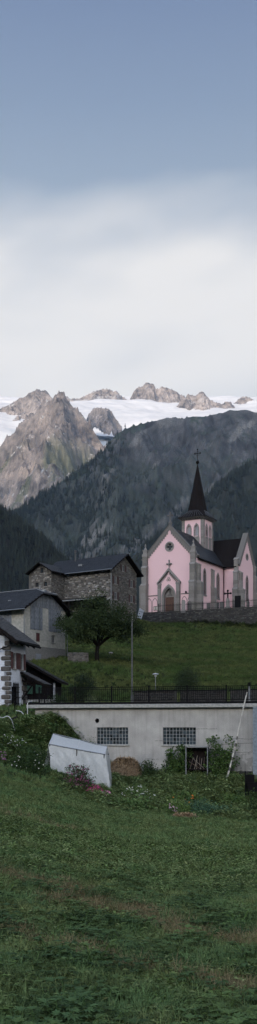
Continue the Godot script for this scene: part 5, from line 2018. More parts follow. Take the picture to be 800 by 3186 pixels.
func bush(called: String, label: String, category: String, at: Vector3, rad: Vector3, n: int, per: int, l: float, c0: Color, c1: Color, seed_: int, flowers := {}, group := "") -> Node3D:
	var r := RandomNumberGenerator.new()
	r.seed = seed_
	var t := thing(called, label, category, at, 0.0, group)
	var m := MB.new()
	var cl := dome(n, Vector3(0, rad.y * 0.95, 0), rad, r)
	leafage(m, cl, l * 1.5, per, l, l * 0.5, c0, c1, r)
	part("foliage", m, M.leaf, t)
	m = MB.new()
	for i in 9:
		var q: Vector3 = cl[r.randi() % cl.size()]
		m.tube([Vector3(q.x * 0.15, -0.1, q.z * 0.15), Vector3(q.x * 0.5, q.y * 0.55, q.z * 0.5), q], [0.022, 0.016, 0.006], 4, false)
	part("stem", m, M.bark, t)
	if flowers:
		m = MB.new()
		for i in int(flowers.n):
			var q: Vector3 = cl[r.randi() % cl.size()] * Vector3(1.08, 1.0, 1.08) + Vector3(r.randfn(), absf(r.randfn()), r.randfn()) * l * 0.8
			if q.z < -rad.z * 0.3: q.z = -q.z
			m.col = (flowers.c0 as Color).lerp(flowers.c1, r.randf())
			var s: float = flowers.s * r.randf_range(0.7, 1.3)
			for k in 5:
				var a := TAU * k / 5 + r.randf()
				var d := Vector3(cos(a), sin(a) * 0.7 + 0.3, 0.5 + 0.3 * sin(a)).normalized()
				leaf(m, q, d, d.cross(Vector3(0.1, 0.4, 1)).normalized(), s, s * 0.8)
		var f := part("blossoms", m, M.petal, t)
		f.set_meta("kind", "stuff")
	return t

func tuft_mesh(n: int, h: float, w: float, seed_: int, lean := 0.5) -> ArrayMesh:
	var r := RandomNumberGenerator.new()
	r.seed = seed_
	var m := MB.new()
	for i in n:
		var a := r.randf() * TAU
		var o := Vector3(cos(a), 0, sin(a)) * r.randf() * h * 0.45
		var b := r.randf() * TAU
		var dir := Vector3(cos(b), 0, sin(b))
		var hh := h * r.randf_range(0.5, 1.15)
		var ln := r.randf_range(0.1, lean) * hh
		var s := Vector3(-dir.z, 0, dir.x) * w * r.randf_range(0.7, 1.3)
		var g := r.randf_range(0.7, 1.25)
		m.col = Color(g, g, g)
		var mid := o + Vector3(0, hh * 0.6, 0) + dir * ln * 0.35
		var tip := o + Vector3(0, hh * 0.92, 0) + dir * ln
		m.quad(o - s, o + s, mid + s * 0.8, mid - s * 0.8)
		m.tri(mid - s * 0.8, mid + s * 0.8, tip)
	return m.mesh()

func herb_mesh(n: int, h: float, l: float, seed_: int, lobed := true) -> ArrayMesh:
	var r := RandomNumberGenerator.new()
	r.seed = seed_
	var m := MB.new()
	for i in n:
		var a := TAU * i / n + r.randf() * 0.8
		var out := Vector3(cos(a), 0, sin(a))
		var hh := h * r.randf_range(0.35, 1.0)
		var p := out * h * r.randf_range(0.3, 0.8) + Vector3(0, hh, 0)
		m.col = Color(0.8, 0.9, 0.7)
		m.tri(Vector3(0, 0, 0), p + Vector3(0.003, 0, 0), p - Vector3(0.003, 0, 0.003))
		var g := r.randf_range(0.7, 1.3)
		m.col = Color(g, g, g)
		var d := (out + Vector3(0, r.randf_range(-0.35, 0.25), 0)).normalized()
		var s := d.cross(Vector3.UP).normalized()
		if lobed:
			for k in [-1.15, -0.6, 0.0, 0.6, 1.15]:
				var dd := d.rotated(s.cross(d).normalized(), k)
				leaf(m, p, dd, dd.cross(Vector3.UP).normalized(), l * (1.0 - absf(k) * 0.22), l * 0.38)
		else:
			leaf(m, p - d * l * 0.2, d, s, l * 1.5, l * 0.8)
	return m.mesh()

func weed_mesh(h: float, l: float, seed_: int) -> ArrayMesh:
	var r := RandomNumberGenerator.new()
	r.seed = seed_
	var m := MB.new()
	for st in 4:
		var top := Vector3(r.randfn() * 0.12, 1.0, r.randfn() * 0.12) * h * r.randf_range(0.6, 1.1)
		var b := Vector3(r.randfn(), 0, r.randfn()) * h * 0.1
		m.col = Color(0.9, 0.85, 0.6)
		m.tri(b - Vector3(0.006, 0, 0), b + Vector3(0.006, 0, 0), b + top)
		for i in 9:
			var u := (i + 1) / 9.5
			var a := i * 2.4 + st
			var d := Vector3(cos(a), 0.15, sin(a)).normalized()
			var g := r.randf_range(0.7, 1.3)
			m.col = Color(g, g, g)
			leaf(m, b + top * u, d, d.cross(Vector3.UP).normalized(), l * (1.15 - u * 0.55), l * 0.45)
	return m.mesh()

# scatter over the ground; want(x, Z) returns a colour with alpha as chance
func scatter(called: String, mesh: Mesh, n: int, z0: float, z1: float, margin: float, want: Callable, s0: float, s1: float, label: String, seed_: int, zpow := 1.0) -> void:
	var r := RandomNumberGenerator.new()
	r.seed = seed_
	var xs := []
	var cs := []
	for i in n:
		var Z := lerpf(z0, z1, pow(r.randf(), zpow))
		var x := r.randf_range(-1, 1) * (0.129 * Z + margin)
		var c: Color = want.call(x, Z)
		if r.randf() > c.a: continue
		var s := r.randf_range(s0, s1)
		var b := Basis(Vector3.UP, r.randf() * TAU).rotated(Vector3(1, 0, 0), r.randfn() * 0.08).scaled(Vector3(s, s * r.randf_range(0.75, 1.25), s))
		xs.append(Transform3D(b, Vector3(x, gh(x, Z) - 0.01, -Z)))
		c.a = 1.0
		cs.append(c)
	multi(called, mesh, M.blade, xs, cs, label, "grass" if called.contains("grass") else "plants")

func in_building(x: float, Z: float) -> bool:
	# behind the concrete wall and under the terrace
	var wall := 62.0 - 0.2905 * (x + 5.8)
	return x > -5.8 and Z > wall - 0.12 and Z < 73.5

var pn := FastNoiseLite.new()

func make_grass() -> void:
	pn.seed = 71
	pn.frequency = 1.0
	pn.fractal_octaves = 3
	var s0 := on_ground(0, 2735, 6, 40)
	var s1 := on_ground(800, 2960, 6, 40)
	var dry := func(x: float, Z: float) -> float:
		# mown strips of dead grass running across the slope
		var u := (x - s0.x) / (s1.x - s0.x)
		var zl := lerpf(-s0.z, -s1.z, clampf(u, -1, 2))
		var w := pn.get_noise_2d(x * 0.9, Z * 0.45)
		var k := smoothstep(1.0, 0.15, absf(Z - zl + w * 1.2) / (0.07 * zl + 0.4))
		k = maxf(k, smoothstep(1.0, 0.2, absf(Z - zl * 0.71 + w * 0.8) / 0.5) * 0.75)
		k = maxf(k, smoothstep(1.0, 0.3, absf(Z - 27.0 + x * 0.9 + w * 2.0) / 1.6) * smoothstep(0.0, -2.0, x) * 0.5)
		return clampf(k * (0.75 + 0.8 * pn.get_noise_2d(x * 3.0, Z * 2.0)), 0, 1)
	var green := func(x: float, Z: float) -> Color:
		var a := pn.get_noise_2d(x * 0.7, Z * 0.5)
		var b := pn.get_noise_2d(x * 2.6 + 40.0, Z * 2.0)
		return Color(0.070, 0.132, 0.050).lerp(Color(0.118, 0.145, 0.054), clampf(0.5 + a, 0, 1)) * clampf(1.0 + b * 0.6, 0.55, 1.6)
	var grass := func(x: float, Z: float) -> Color:
		if in_building(x, Z): return Color(0, 0, 0, 0)
		var d: float = dry.call(x, Z)
		var c: Color = green.call(x, Z)
		var k := 1.0 if pn.get_noise_2d(x * 9.0, Z * 9.0) * 0.5 + 0.5 < d * 1.5 else 0.0
		c = c.lerp(Color(0.165, 0.132, 0.072) * (1.0 + 0.5 * pn.get_noise_2d(x * 11.0, Z * 11.0)), k * 0.9)
		c.a = 1.0 if Z < 47 else 0.45
		return c
	var blades := [tuft_mesh(16, 0.11, 0.0026, 1, 0.9), tuft_mesh(14, 0.16, 0.0028, 2, 1.0)]
	scatter("meadow_grass", blades[0], 26000, 4.5, 34.0, 1.2, grass, 0.7, 1.3, "short green and dried grass of the foreground meadow", 301, 1.25)
	scatter("meadow_grass", blades[1], 22000, 4.5, 22.0, 1.0, grass, 0.7, 1.3, "longer grass stalks in the nearest part of the meadow", 302, 1.2)
	scatter("meadow_grass", tuft_mesh(16, 0.17, 0.006, 3, 0.9), 40000, 28.0, 69.0, 2.5, grass, 0.7, 1.3, "green grass of the far meadow up to the garden", 303, 1.0)
	var herb := func(x: float, Z: float) -> Color:
		if in_building(x, Z): return Color(0, 0, 0, 0)
		var n := pn.get_noise_2d(x * 1.1 + 90.0, Z * 0.8)
		var d: float = dry.call(x, Z)
		var g := 1.0 + 0.5 * pn.get_noise_2d(x * 5.0, Z * 5.0)
		var c := Color(0.042, 0.078, 0.032).lerp(Color(0.066, 0.105, 0.036), clampf(0.5 + pn.get_noise_2d(x * 2.0, Z), 0, 1)) * g
		c.a = clampf(smoothstep(-0.05, 0.35, n) * 0.6 * (1.0 - d) * (1.0 - 0.6 * smoothstep(12, 22, Z)) + 0.03, 0, 1)
		return c
	scatter("meadow_herbs", herb_mesh(11, 0.10, 0.045, 5), 20000, 4.5, 40.0, 1.2, herb, 0.7, 1.5, "dark lobed leaves of wild herbs among the meadow grass", 311, 1.35)
	scatter("meadow_herbs", herb_mesh(14, 0.15, 0.058, 6), 3600, 4.5, 17.0, 1.0, herb, 0.8, 1.5, "larger clumps of lobed leaves in the nearest meadow", 312, 1.1)
	var clov := func(x: float, Z: float) -> Color:
		var d: float = dry.call(x, Z)
		var g := 1.0 + 0.7 * pn.get_noise_2d(x * 7.0 + 3.0, Z * 6.0)
		var c := Color(0.074, 0.120, 0.036).lerp(Color(0.155, 0.19, 0.08), clampf(0.3 + 1.4 * pn.get_noise_2d(x * 13.0, Z * 13.0), 0, 1)) * g  # paler tone painted in for glints on some leaves
		c.a = clampf((1.0 - d * 1.1) * (0.65 + 0.7 * pn.get_noise_2d(x * 1.6 + 55.0, Z * 1.2)), 0.04, 1)
		return c
	scatter("meadow_herbs", herb_mesh(13, 0.075, 0.034, 12, false), 46000, 4.5, 30.0, 1.2, clov, 0.7, 1.5, "small clover-like leaves covering the meadow floor", 313, 1.25)
	scatter("meadow_herbs", herb_mesh(13, 0.11, 0.045, 13, false), 26000, 16.0, 48.0, 2.0, clov, 0.7, 1.5, "low leafy herbs across the far meadow", 314, 1.0)
	# steep slope below the church
	var hillc := func(x: float, Z: float) -> Color:
		if Z > church_line(maxf(x, 0.6)) - 0.3: return Color(0, 0, 0, 0)
		if in_building(x, Z): return Color(0, 0, 0, 0)
		var a := pn.get_noise_2d(x * 0.16, Z * 0.12)
		var b := pn.get_noise_2d(x * 0.8 + 17.0, Z * 0.7)
		var c := Color(0.044, 0.075, 0.020).lerp(Color(0.075, 0.092, 0.030), clampf(0.5 + a * 1.4, 0, 1)) * clampf(1.0 + b * 0.7, 0.5, 1.6)
		c.a = clampf(0.75 + b, 0.3, 1)
		return c
	scatter("slope_grass", tuft_mesh(18, 0.26, 0.014, 7, 0.8), 52000, 66.0, 165.0, 5.0, hillc, 0.7, 1.4, "green grass of the slope below the church", 321, 0.85)
	var rough := func(x: float, Z: float) -> Color:
		var w := church_line(x)
		if x < 2.5: return Color(0, 0, 0, 0)
		var d := w - Z
		var k := smoothstep(4.5, 0.8, d) * float(d > 0.3) * smoothstep(3.0, 7.0, x)
		var g := 1.0 + 0.5 * pn.get_noise_2d(x, Z)
		return Color(0.032 * g, 0.046 * g, 0.018 * g, clampf(k * (0.6 + pn.get_noise_2d(x * 0.5, Z)), 0, 1))
	scatter("wall_undergrowth", weed_mesh(0.75, 0.2, 8), 6000, 146.0, 163.0, 6.0, rough, 0.6, 1.3, "dark tall weeds along the foot of the churchyard wall", 331)
	# garden beds and the weedy bank on the left
	var bed := func(x: float, Z: float) -> Color:
		if in_building(x, Z): return Color(0, 0, 0, 0)
		var toe := 45.5 + 1.6 * sin(x * 0.7) + (3.5 if x < -2.0 else 0.0)
		var d := (x + 2.6) * -0.858 + (Z - 59.3) * 0.515
		var bank := smoothstep(-1.0, 0.2, d) * smoothstep(3.6, 2.7, d)
		var garden := smoothstep(0.0, 1.5, Z - toe) * float(x > -4.0)
		if Vector2((x + 0.2) / 1.3, (Z - 58.3) / 1.6).length() < 1.0: return Color(0, 0, 0, 0)
		if x > -4.6 and x < -0.9 and Z > 53.2 + (x + 4.3) * -0.26 and Z < 55.6: return Color(0, 0, 0, 0)
		var path := smoothstep(0.5, 0.1, absf(Z - 50.6 - 0.12 * x)) * float(x > 2.0)
		var n := pn.get_noise_2d(x * 1.2 + 200.0, Z * 1.0)
		var g := 1.0 + 0.55 * pn.get_noise_2d(x * 4.0, Z * 3.0)
		var c := Color(0.055, 0.105, 0.032).lerp(Color(0.15, 0.19, 0.075), clampf(0.45 + n * 1.2 + 0.4 * pn.get_noise_2d(x * 6.0, Z * 5.0), 0, 1)) * g
		c.a = clampf(maxf(bank, garden * clampf(0.55 + n * 1.6, 0, 1)) * (1.0 - 0.8 * path), 0, 1)
		return c
	scatter("garden_weeds", weed_mesh(0.36, 0.10, 9), 13000, 43.0, 63.0, 2.5, bed, 0.5, 1.4, "mixed leafy weeds of the garden and the bank", 341)
	scatter("garden_weeds", herb_mesh(9, 0.24, 0.11, 10, false), 9000, 43.0, 63.0, 2.5, bed, 0.5, 1.4, "broad leaves of vegetables and weeds in the garden beds", 342)

func make_plants() -> void:
	# the big tree on the slope
	var r := RandomNumberGenerator.new()
	r.seed = 88
	var at := gat(-3.15, 101.5, -0.1)
	var t := thing("fruit_tree", "spreading dark green tree with forked trunk on the slope", "tree", at)
	var m := MB.new()
	var ends := []
	m.tube([Vector3(0.0, -0.3, 0), Vector3(-0.06, 0.3, 0), Vector3(-0.08, 1.0, 0), Vector3(0.02, 1.75, 0)], [0.36, 0.25, 0.21, 0.2], 9, false)
	part("trunk", m, M.bark, t)
	var limbs := [[-2.9, 3.5, 0.3], [-1.6, 5.0, -0.6], [-0.5, 6.4, 0.5], [0.9, 6.0, -0.4], [2.2, 4.9, 0.5], [3.4, 3.7, -0.3], [0.2, 4.9, 2.2], [-1.3, 4.0, 1.9], [1.5, 3.9, 1.8], [0.0, 4.6, -2.2], [-3.4, 4.5, -0.9], [4.1, 3.3, 0.6], [3.1, 3.0, 1.0], [-2.2, 2.7, 1.1]]
	for lm in limbs:
		var e := Vector3(lm[0], lm[1], lm[2])
		var a := Vector3(0.02, 1.7, 0)
		var b := a.lerp(e, 0.45) + Vector3(0, 0.35, 0) + rand_dir(r) * 0.2
		m = MB.new()
		m.tube([a, a.lerp(b, 0.5) + Vector3(0, 0.12, 0), b, b.lerp(e, 0.5) + rand_dir(r) * 0.15, e], [0.13, 0.105, 0.075, 0.05, 0.02], 6, false)
		for k in 5:
			var f := b.lerp(e, 0.15 + k * 0.2)
			var g: Vector3 = f + (rand_dir(r) * Vector3(1, 0.7, 1) + Vector3(0, 0.25, 0)) * r.randf_range(0.7, 1.35)
			m.tube([f, f.lerp(g, 0.5) + Vector3(0, 0.1, 0), g], [0.035, 0.022, 0.008], 4, false)
			ends.append(g)
			ends.append(f.lerp(g, 0.6) + rand_dir(r) * 0.3)
		ends.append(e)
		part("limb", m, M.bark, t)
	for i in 46:
		var a := r.randf() * TAU
		var q := sqrt(r.randf())
		var x := cos(a) * q * 4.2 + 0.5
		var z := sin(a) * q * 3.2
		var y := 3.0 + 4.0 * sqrt(maxf(0.0, 1.0 - q * q)) * r.randf_range(0.55, 1.0) + r.randf_range(-0.6, 0.4) - q * 0.4
		ends.append(Vector3(x, y, z))
	m = MB.new()
	leafage(m, ends, 0.36, 105, 0.18, 0.11, Color(0.012, 0.022, 0.009), Color(0.040, 0.058, 0.022), r)
	part("crown", m, M.leaf, t)
	# shrubs
	var dk0 := Color(0.014, 0.028, 0.012)
	var dk1 := Color(0.042, 0.070, 0.024)
	var md0 := Color(0.028, 0.056, 0.018)
	var md1 := Color(0.085, 0.135, 0.04)
	bush("shrub", "upright leafy shrub behind the railing in the middle of the terrace", "shrub", gat(4.8, 83.5, -0.1), Vector3(0.95, 1.15, 0.8), 60, 52, 0.14, dk0, Color(0.036, 0.05, 0.026), 11)
	bush("shrub", "loose dark shrub behind the railing below the tree", "shrub", gat(-3.5, 77.0, -0.1), Vector3(0.8, 1.3, 0.7), 54, 52, 0.14, dk0, Color(0.034, 0.046, 0.026), 12)
	bush("shrub", "low round shrub behind the railing beside the shed", "shrub", gat(-5.4, 75.0, -0.1), Vector3(0.75, 0.5, 0.6), 24, 40, 0.12, dk0, dk1, 13)
	bush("shrub", "small shrub with pale leaves at the railing's foot", "shrub", gat(-2.8, 74.8, -0.1), Vector3(0.5, 0.4, 0.5), 18, 36, 0.12, md0, Color(0.14, 0.16, 0.09), 14)
	bush("garden_bush", "dense dark bush at the end of the plastic greenhouse", "bush", gat(-5.1, 51.2, -0.15), Vector3(0.95, 0.85, 0.7), 60, 46, 0.11, dk0, Color(0.04, 0.072, 0.024), 15, {"n": 26, "s": 0.04, "c0": Color(0.6, 0.6, 0.6), "c1": Color(0.7, 0.7, 0.66)})
	bush("flower_bush", "bush with dusky purple flower heads in front of the greenhouse", "bush", gat(-2.55, 49.8, -0.1), Vector3(0.72, 0.66, 0.5), 44, 42, 0.095, Color(0.022, 0.035, 0.018), Color(0.05, 0.075, 0.03), 16, {"n": 130, "s": 0.055, "c0": Color(0.10, 0.025, 0.06), "c1": Color(0.24, 0.07, 0.15)})
	bush("flower_bush", "low crimson flowers at the greenhouse's front corner", "flowers", gat(-1.75, 49.7, -0.1), Vector3(0.45, 0.26, 0.35), 22, 30, 0.09, md0, md1, 17, {"n": 90, "s": 0.06, "c0": Color(0.20, 0.02, 0.08), "c1": Color(0.42, 0.06, 0.2)})
	bush("flower_bush", "pale pink flowers at the greenhouse's lower edge", "flowers", gat(-1.12, 50.0, -0.1), Vector3(0.34, 0.24, 0.3), 16, 26, 0.08, md0, md1, 18, {"n": 70, "s": 0.06, "c0": Color(0.55, 0.22, 0.38), "c1": Color(0.75, 0.5, 0.6)})
	bush("flower_bush", "light green mound dotted with white flowers beside the greenhouse", "flowers", gat(0.45, 51.5, -0.1), Vector3(0.8, 0.4, 0.6), 36, 40, 0.085, md0, Color(0.11, 0.17, 0.06), 19, {"n": 90, "s": 0.034, "c0": Color(0.5, 0.5, 0.48), "c1": Color(0.75, 0.75, 0.72)})
	bush("flower_bush", "white and pink wild flowers on the bank below the white house", "flowers", gat(-6.4, 54.8, -0.1), Vector3(0.9, 0.42, 0.5), 36, 36, 0.09, md0, md1, 20, {"n": 60, "s": 0.04, "c0": Color(0.6, 0.6, 0.6), "c1": Color(0.5, 0.5, 0.52)})
	bush("flower_bush", "mauve flowers at the left edge of the bank", "flowers", gat(-6.9, 52.2, -0.1), Vector3(0.5, 0.35, 0.4), 24, 32, 0.09, md0, md1, 21, {"n": 70, "s": 0.05, "c0": Color(0.25, 0.10, 0.22), "c1": Color(0.45, 0.25, 0.4)})
	bush("flower_bush", "small tuft of pink flowers beside the straw pile", "flowers", gat(1.98, 46.6, -0.1), Vector3(0.24, 0.26, 0.22), 14, 24, 0.08, md0, md1, 22, {"n": 22, "s": 0.04, "c0": Color(0.45, 0.25, 0.38), "c1": Color(0.6, 0.45, 0.52)})
	bush("garden_bush", "small dark bush at the foot of the concrete wall", "bush", gat(1.15, 58.6, -0.1), Vector3(0.5, 0.45, 0.4), 26, 40, 0.11, dk0, dk1, 23)
	bush("garden_bush", "round green vegetable plant at the right of the garden", "bush", gat(5.4, 51.0, -0.1), Vector3(0.55, 0.42, 0.45), 26, 38, 0.11, md0, md1, 24)
	bush("garden_bush", "feathery bluish green plants at the front of the garden", "bush", gat(3.6, 47.5, -0.1), Vector3(1.1, 0.42, 0.5), 46, 46, 0.09, Color(0.03, 0.07, 0.04), Color(0.07, 0.13, 0.08), 25)
	bush("garden_bush", "bright green leafy plant between the straw pile and the path", "bush", gat(2.35, 47.2, -0.1), Vector3(0.7, 0.3, 0.45), 30, 36, 0.1, md0, Color(0.12, 0.19, 0.05), 26)
	bush("squash_plant", "squash plant with orange flowers in the bed below the cabinet", "plant", gat(2.75, 50.2, -0.1), Vector3(0.7, 0.28, 0.5), 30, 22, 0.17, md0, md1, 27, {"n": 9, "s": 0.06, "c0": Color(0.55, 0.17, 0.03), "c1": Color(0.6, 0.25, 0.05)})
	bush("squash_plant", "squash plant with broad leaves in front of the white flowers", "plant", gat(0.1, 47.4, -0.1), Vector3(0.8, 0.25, 0.5), 30, 20, 0.18, md0, Color(0.09, 0.15, 0.05), 28)
	bush("garden_bush", "dark bush cut by the picture's edge below the barbecue", "bush", gat(6.35, 48.0, -0.1), Vector3(0.5, 0.75, 0.5), 26, 36, 0.12, dk0, dk1, 29)
	# climbers on the concrete wall
	for q in [[8.55, 9.75, 1.75, "leafy climbing plant left of the open cabinet", 31], [11.1, 12.5, 2.35, "tall leafy climbing plant right of the open cabinet", 32]]:
		var p0 := building_point(q[0], 0, 0.35)
		var p1 := building_point(q[1], 0, 0.35)
		var mid := (p0 + p1) / 2.0
		var gy := gh(mid.x, -mid.z)
		var c := thing("climbing_plant", q[3], "climber", Vector3(mid.x, gy - 0.1, mid.z), BT)
		var rr := RandomNumberGenerator.new()
		rr.seed = q[4]
		var cl := []
		var sm := MB.new()
		var hw: float = (q[1] - q[0]) / 2
		for s in 7:
			var x0 := lerpf(-hw, hw, (s + 0.5) / 7.0)
			var hh: float = q[2] * rr.randf_range(0.62, 1.08) * (0.8 if s in [2, 3] else 1.0)
			var pts := []
			for k in 6:
				pts.append(Vector3(x0 + rr.randfn() * 0.06, hh * k / 5.0, rr.randf_range(-0.12, 0.1)))
			sm.tube(pts, [0.016, 0.014, 0.012, 0.01, 0.008, 0.005], 4, false)
			for k in 9: cl.append(pts[mini(5, int(k * 0.62))].lerp(pts[mini(5, int(k * 0.62) + 1)], rr.randf()) + Vector3(rr.randfn() * 0.1, 0, rr.randf() * 0.1))
		part("stem", sm, M.bark, c)
		var lm := MB.new()
		leafage(lm, cl, 0.12, 34, 0.13, 0.10, Color(0.016, 0.036, 0.012), Color(0.075, 0.125, 0.036), rr)
		part("foliage", lm, M.leaf, c)
	var wp := building_point(3.75, 0, 0.3)
	bush("garden_bush", "thin weed growing up beside the left glass block window", "weed", Vector3(wp.x, gh(wp.x, -wp.z), wp.z), Vector3(0.22, 0.75, 0.12), 14, 10, 0.1, md0, md1, 33)

# ---------------------------------------------------------------- garden things
func make_garden() -> void:
	# plastic greenhouse: posts, rails and a sagging film
	var A := Vector3(-4.32, -0.96, -54.0)      # left end of the eaves rail
	var Bp := Vector3(-1.24, -1.50, -53.2)     # right end
	var rA := Vector3(-4.14, -0.40, -54.75)
	var rB := Vector3(-1.16, -1.08, -53.95)
	var kA := Vector3(-4.0, -0.96, -55.5)
	var kB := Vector3(-1.05, -1.50, -54.7)
	var t := thing("greenhouse", "home-made greenhouse of cloudy white plastic film on a slope", "greenhouse", Vector3.ZERO)
	var film := mat("film", Color(0.54, 0.57, 0.585), 0.4, tex(0.93, 1.0, 0.05, 3, 15, 256), 0.5, {"alpha": 0.62, "two": true})
	var fn := FastNoiseLite.new()
	fn.seed = 6
	fn.frequency = 0.9
	fn.fractal_octaves = 4
	var wob := func(p: Vector3, k: float) -> Vector3:
		return p + Vector3(fn.get_noise_3d(p.x * 2.0, p.y * 0.7, p.z * 2.0) * 0.5, fn.get_noise_3d(p.x + 9.0, p.y, p.z) * 0.25, fn.get_noise_3d(p.x * 2.4, p.y * 0.8 + 4.0, p.z * 2.0)) * k
	var foot := func(p: Vector3, out: Vector3) -> Vector3:
		var q := p + out
		return Vector3(q.x, gh(q.x, -q.z) - 0.05, q.z)
	var grid := func(a: Vector3, b: Vector3, c: Vector3, d: Vector3, nx: int, ny: int, k: float) -> ArrayMesh:
		return sheet(nx, ny, func(i: int, j: int) -> Vector3:
			var u := float(i) / (nx - 1)
			var v := float(j) / (ny - 1)
			var p: Vector3 = a.lerp(b, u).lerp(d.lerp(c, u), v)
			var e := sin(PI * v) * 0.7 + 0.3
			p += Vector3(0, -0.05 * sin(PI * fposmod(u * 2.0, 1.0)) * (1.0 - v), 0)
			return wob.call(p, k * e), func(v: Vector3, n: Vector3, i: int, j: int) -> Color: return Color.WHITE, false)
	var fo := Vector3(0.12, 0, 0.2)
	put("front_sheet", grid.call(A, Bp, foot.call(Bp, Vector3(0.32, 0, 0.25)), foot.call(A, fo), 40, 26, 0.10), film, t)
	put("roof_sheet", grid.call(rA, rB, Bp + Vector3(0, 0.004, 0.01), A + Vector3(0, 0.004, 0.01), 40, 10, 0.05), film, t)
	put("rear_sheet", grid.call(rA, rB, kB, kA, 30, 8, 0.05), film, t)
	put("rear_sheet", grid.call(kA, kB, foot.call(kB, Vector3(0, 0, -0.1)), foot.call(kA, Vector3(0, 0, -0.1)), 30, 20, 0.08), film, t)
	put("end_sheet", grid.call(Bp, kB, foot.call(kB, Vector3(0.15, 0, 0)), foot.call(Bp, Vector3(0.32, 0, 0.25)), 14, 26, 0.10), film, t)
	put("end_sheet", grid.call(A, kA, foot.call(kA, Vector3(-0.2, 0, 0)), foot.call(A, Vector3(-0.25, 0, 0.1)), 14, 26, 0.10), film, t)
	var gm := MB.new()
	gm.tri(Bp, kB, rB)
	gm.tri(A, rA, kA)
	part("gable_sheet", gm, film, t)
	for q in [[A, Bp, 0.032], [rA, rB, 0.025], [kA, kB, 0.025]]:
		part("rail", tube_mb([q[0], q[1]], [q[2]], 6), M.galvanised, t)
	for u in [0.02, 0.5, 0.98]:
		for q in [[A, Bp], [kA, kB]]:
			var p: Vector3 = (q[0] as Vector3).lerp(q[1], u)
			part("post", tube_mb([p, Vector3(p.x, gh(p.x, -p.z) - 0.1, p.z)], [0.035], 6), M.dark_wood, t)
		part("rafter", tube_mb([A.lerp(Bp, u), rA.lerp(rB, u), kA.lerp(kB, u)], [0.022], 6), M.louvre_white, t)
	bush("greenhouse_plant", "tall green plant blurred behind the greenhouse film", "plant", gat(-2.6, 54.45, -0.05), Vector3(0.35, 0.7, 0.2), 30, 30, 0.13, Color(0.02, 0.05, 0.015), Color(0.07, 0.11, 0.03), 51)
	bush("greenhouse_plant", "low green plants at the far end inside the greenhouse", "plant", gat(-1.75, 54.1, -0.05), Vector3(0.4, 0.4, 0.2), 26, 30, 0.12, Color(0.02, 0.05, 0.015), Color(0.07, 0.11, 0.03), 52)
	# straw heaps
	straw(Vector3(-0.2, 0, -58.9), Vector3(1.1, 0.98, 0.85), "big golden straw heap against the concrete wall", 2600, 61)
	straw(Vector3(2.5, 0, -45.0), Vector3(0.66, 0.27, 0.4), "flat small pile of reddish straw at the garden's edge", 900, 62)
	# wire panel
	var p := building_point(7.2, 0, 0.5)
	t = thing("wire_panel", "leaning panel of thin wire mesh against the concrete wall", "wire mesh", Vector3(p.x, gh(p.x, -p.z), p.z), BT + 0.1)
	var tilt := Transform3D(Basis(Vector3(0, 0, 1), 0.12) * Basis(Vector3(1, 0, 0), -0.2), Vector3.ZERO)
	for i in 15:
		var m := MB.new()
		m.xf = tilt
		m.tube([Vector3(-0.5 + i * 0.0714, 0.1, 0), Vector3(-0.5 + i * 0.0714, 1.15, 0)], [0.005], 3, false)
		part("wire", m, M.galvanised, t)
	for i in 15:
		var m := MB.new()
		m.xf = tilt
		m.tube([Vector3(-0.5, 0.12 + i * 0.0735, 0.005), Vector3(0.5, 0.12 + i * 0.0735, 0.005)], [0.005], 3, false)
		part("wire", m, M.galvanised, t)
	# open cabinet with sticks
	p = building_point(10.42, 0, 0.75)
	var gy := gh(p.x, -p.z)
	t = thing("tool_cabinet", "open-fronted dark cabinet standing against the concrete wall", "cabinet", Vector3(p.x, gy - 0.05, p.z), BT + 0.12)
	var cw := 0.63
	var chh := 1.78
	part("back", bxm(Vector3(-cw + 0.03, 0.1, -0.55), Vector3(cw - 0.03, chh - 0.03, -0.5)), M.dark_wood, t)
	for s in [-1.0, 1.0]:
		part("side", bxm(Vector3(s * cw - 0.02, 0.1, -0.55), Vector3(s * cw + 0.02, chh, 0.0)), M.dark_wood, t)
		part("leg", bxm(Vector3(s * cw - 0.028, -0.1, 0.0), Vector3(s * cw + 0.028, chh + 0.02, 0.05), 0.006), M.galvanised, t)
	part("top", bxm(Vector3(-cw - 0.03, chh, -0.55), Vector3(cw + 0.03, chh + 0.05, 0.07), 0.008), M.galvanised, t)
	part("shelf", bxm(Vector3(-cw + 0.02, 0.45, -0.5), Vector3(cw - 0.02, 0.5, -0.02)), M.dark_wood, t)
	var st := [[-0.42, 0.5, -0.25, 1.1], [-0.15, 0.5, 0.02, 1.3], [0.0, 0.5, -0.2, 1.2], [0.2, 0.5, 0.28, 1.15], [0.35, 0.3, 0.42, 1.2], [0.5, 0.45, -0.45, 1.28], [-0.5, 0.95, 0.3, 0.42], [-0.05, 0.5, -0.02, 1.05], [0.1, 0.5, 0.14, 1.22]]
	var k := 0
	for q in st:
		var z := -0.1 - 0.035 * k
		var o := thing("garden_stick", ["short stick leaning at the left inside the cabinet", "long pale stick in the middle of the cabinet", "stick leaning left in the cabinet's middle", "straight stick in the right half of the cabinet", "forked brown stick at the cabinet's right side", "long stick crossing the cabinet from right to upper left", "low stick lying across the cabinet's front", "short pale stake at the cabinet's centre", "upright thin stake right of the cabinet's centre"][k], "stick", t.position, t.rotation.y, "sticks in the open cabinet")
		part("rod", tube_mb([Vector3(q[0], q[1], z), Vector3((q[0] + q[2]) / 2 + 0.01, (q[1] + q[3]) / 2, z - 0.02), Vector3(q[2], q[3], z - 0.06)], [0.017, 0.015, 0.012], 5), M.pale_wood if k % 2 else M.stick_wood, o)
		k += 1
	# birch pole
	var b0 := building_point(12.25, 0, 1.15)
	b0.y = gh(b0.x, -b0.z) - 0.1
	var b1 := building_point(13.35, 2.0, 0.33)
	t = thing("birch_pole", "slender white birch pole leaning on the terrace edge", "pole", b0)
	var n := 26
	var last := Vector3.ZERO
	var bm := MB.new()
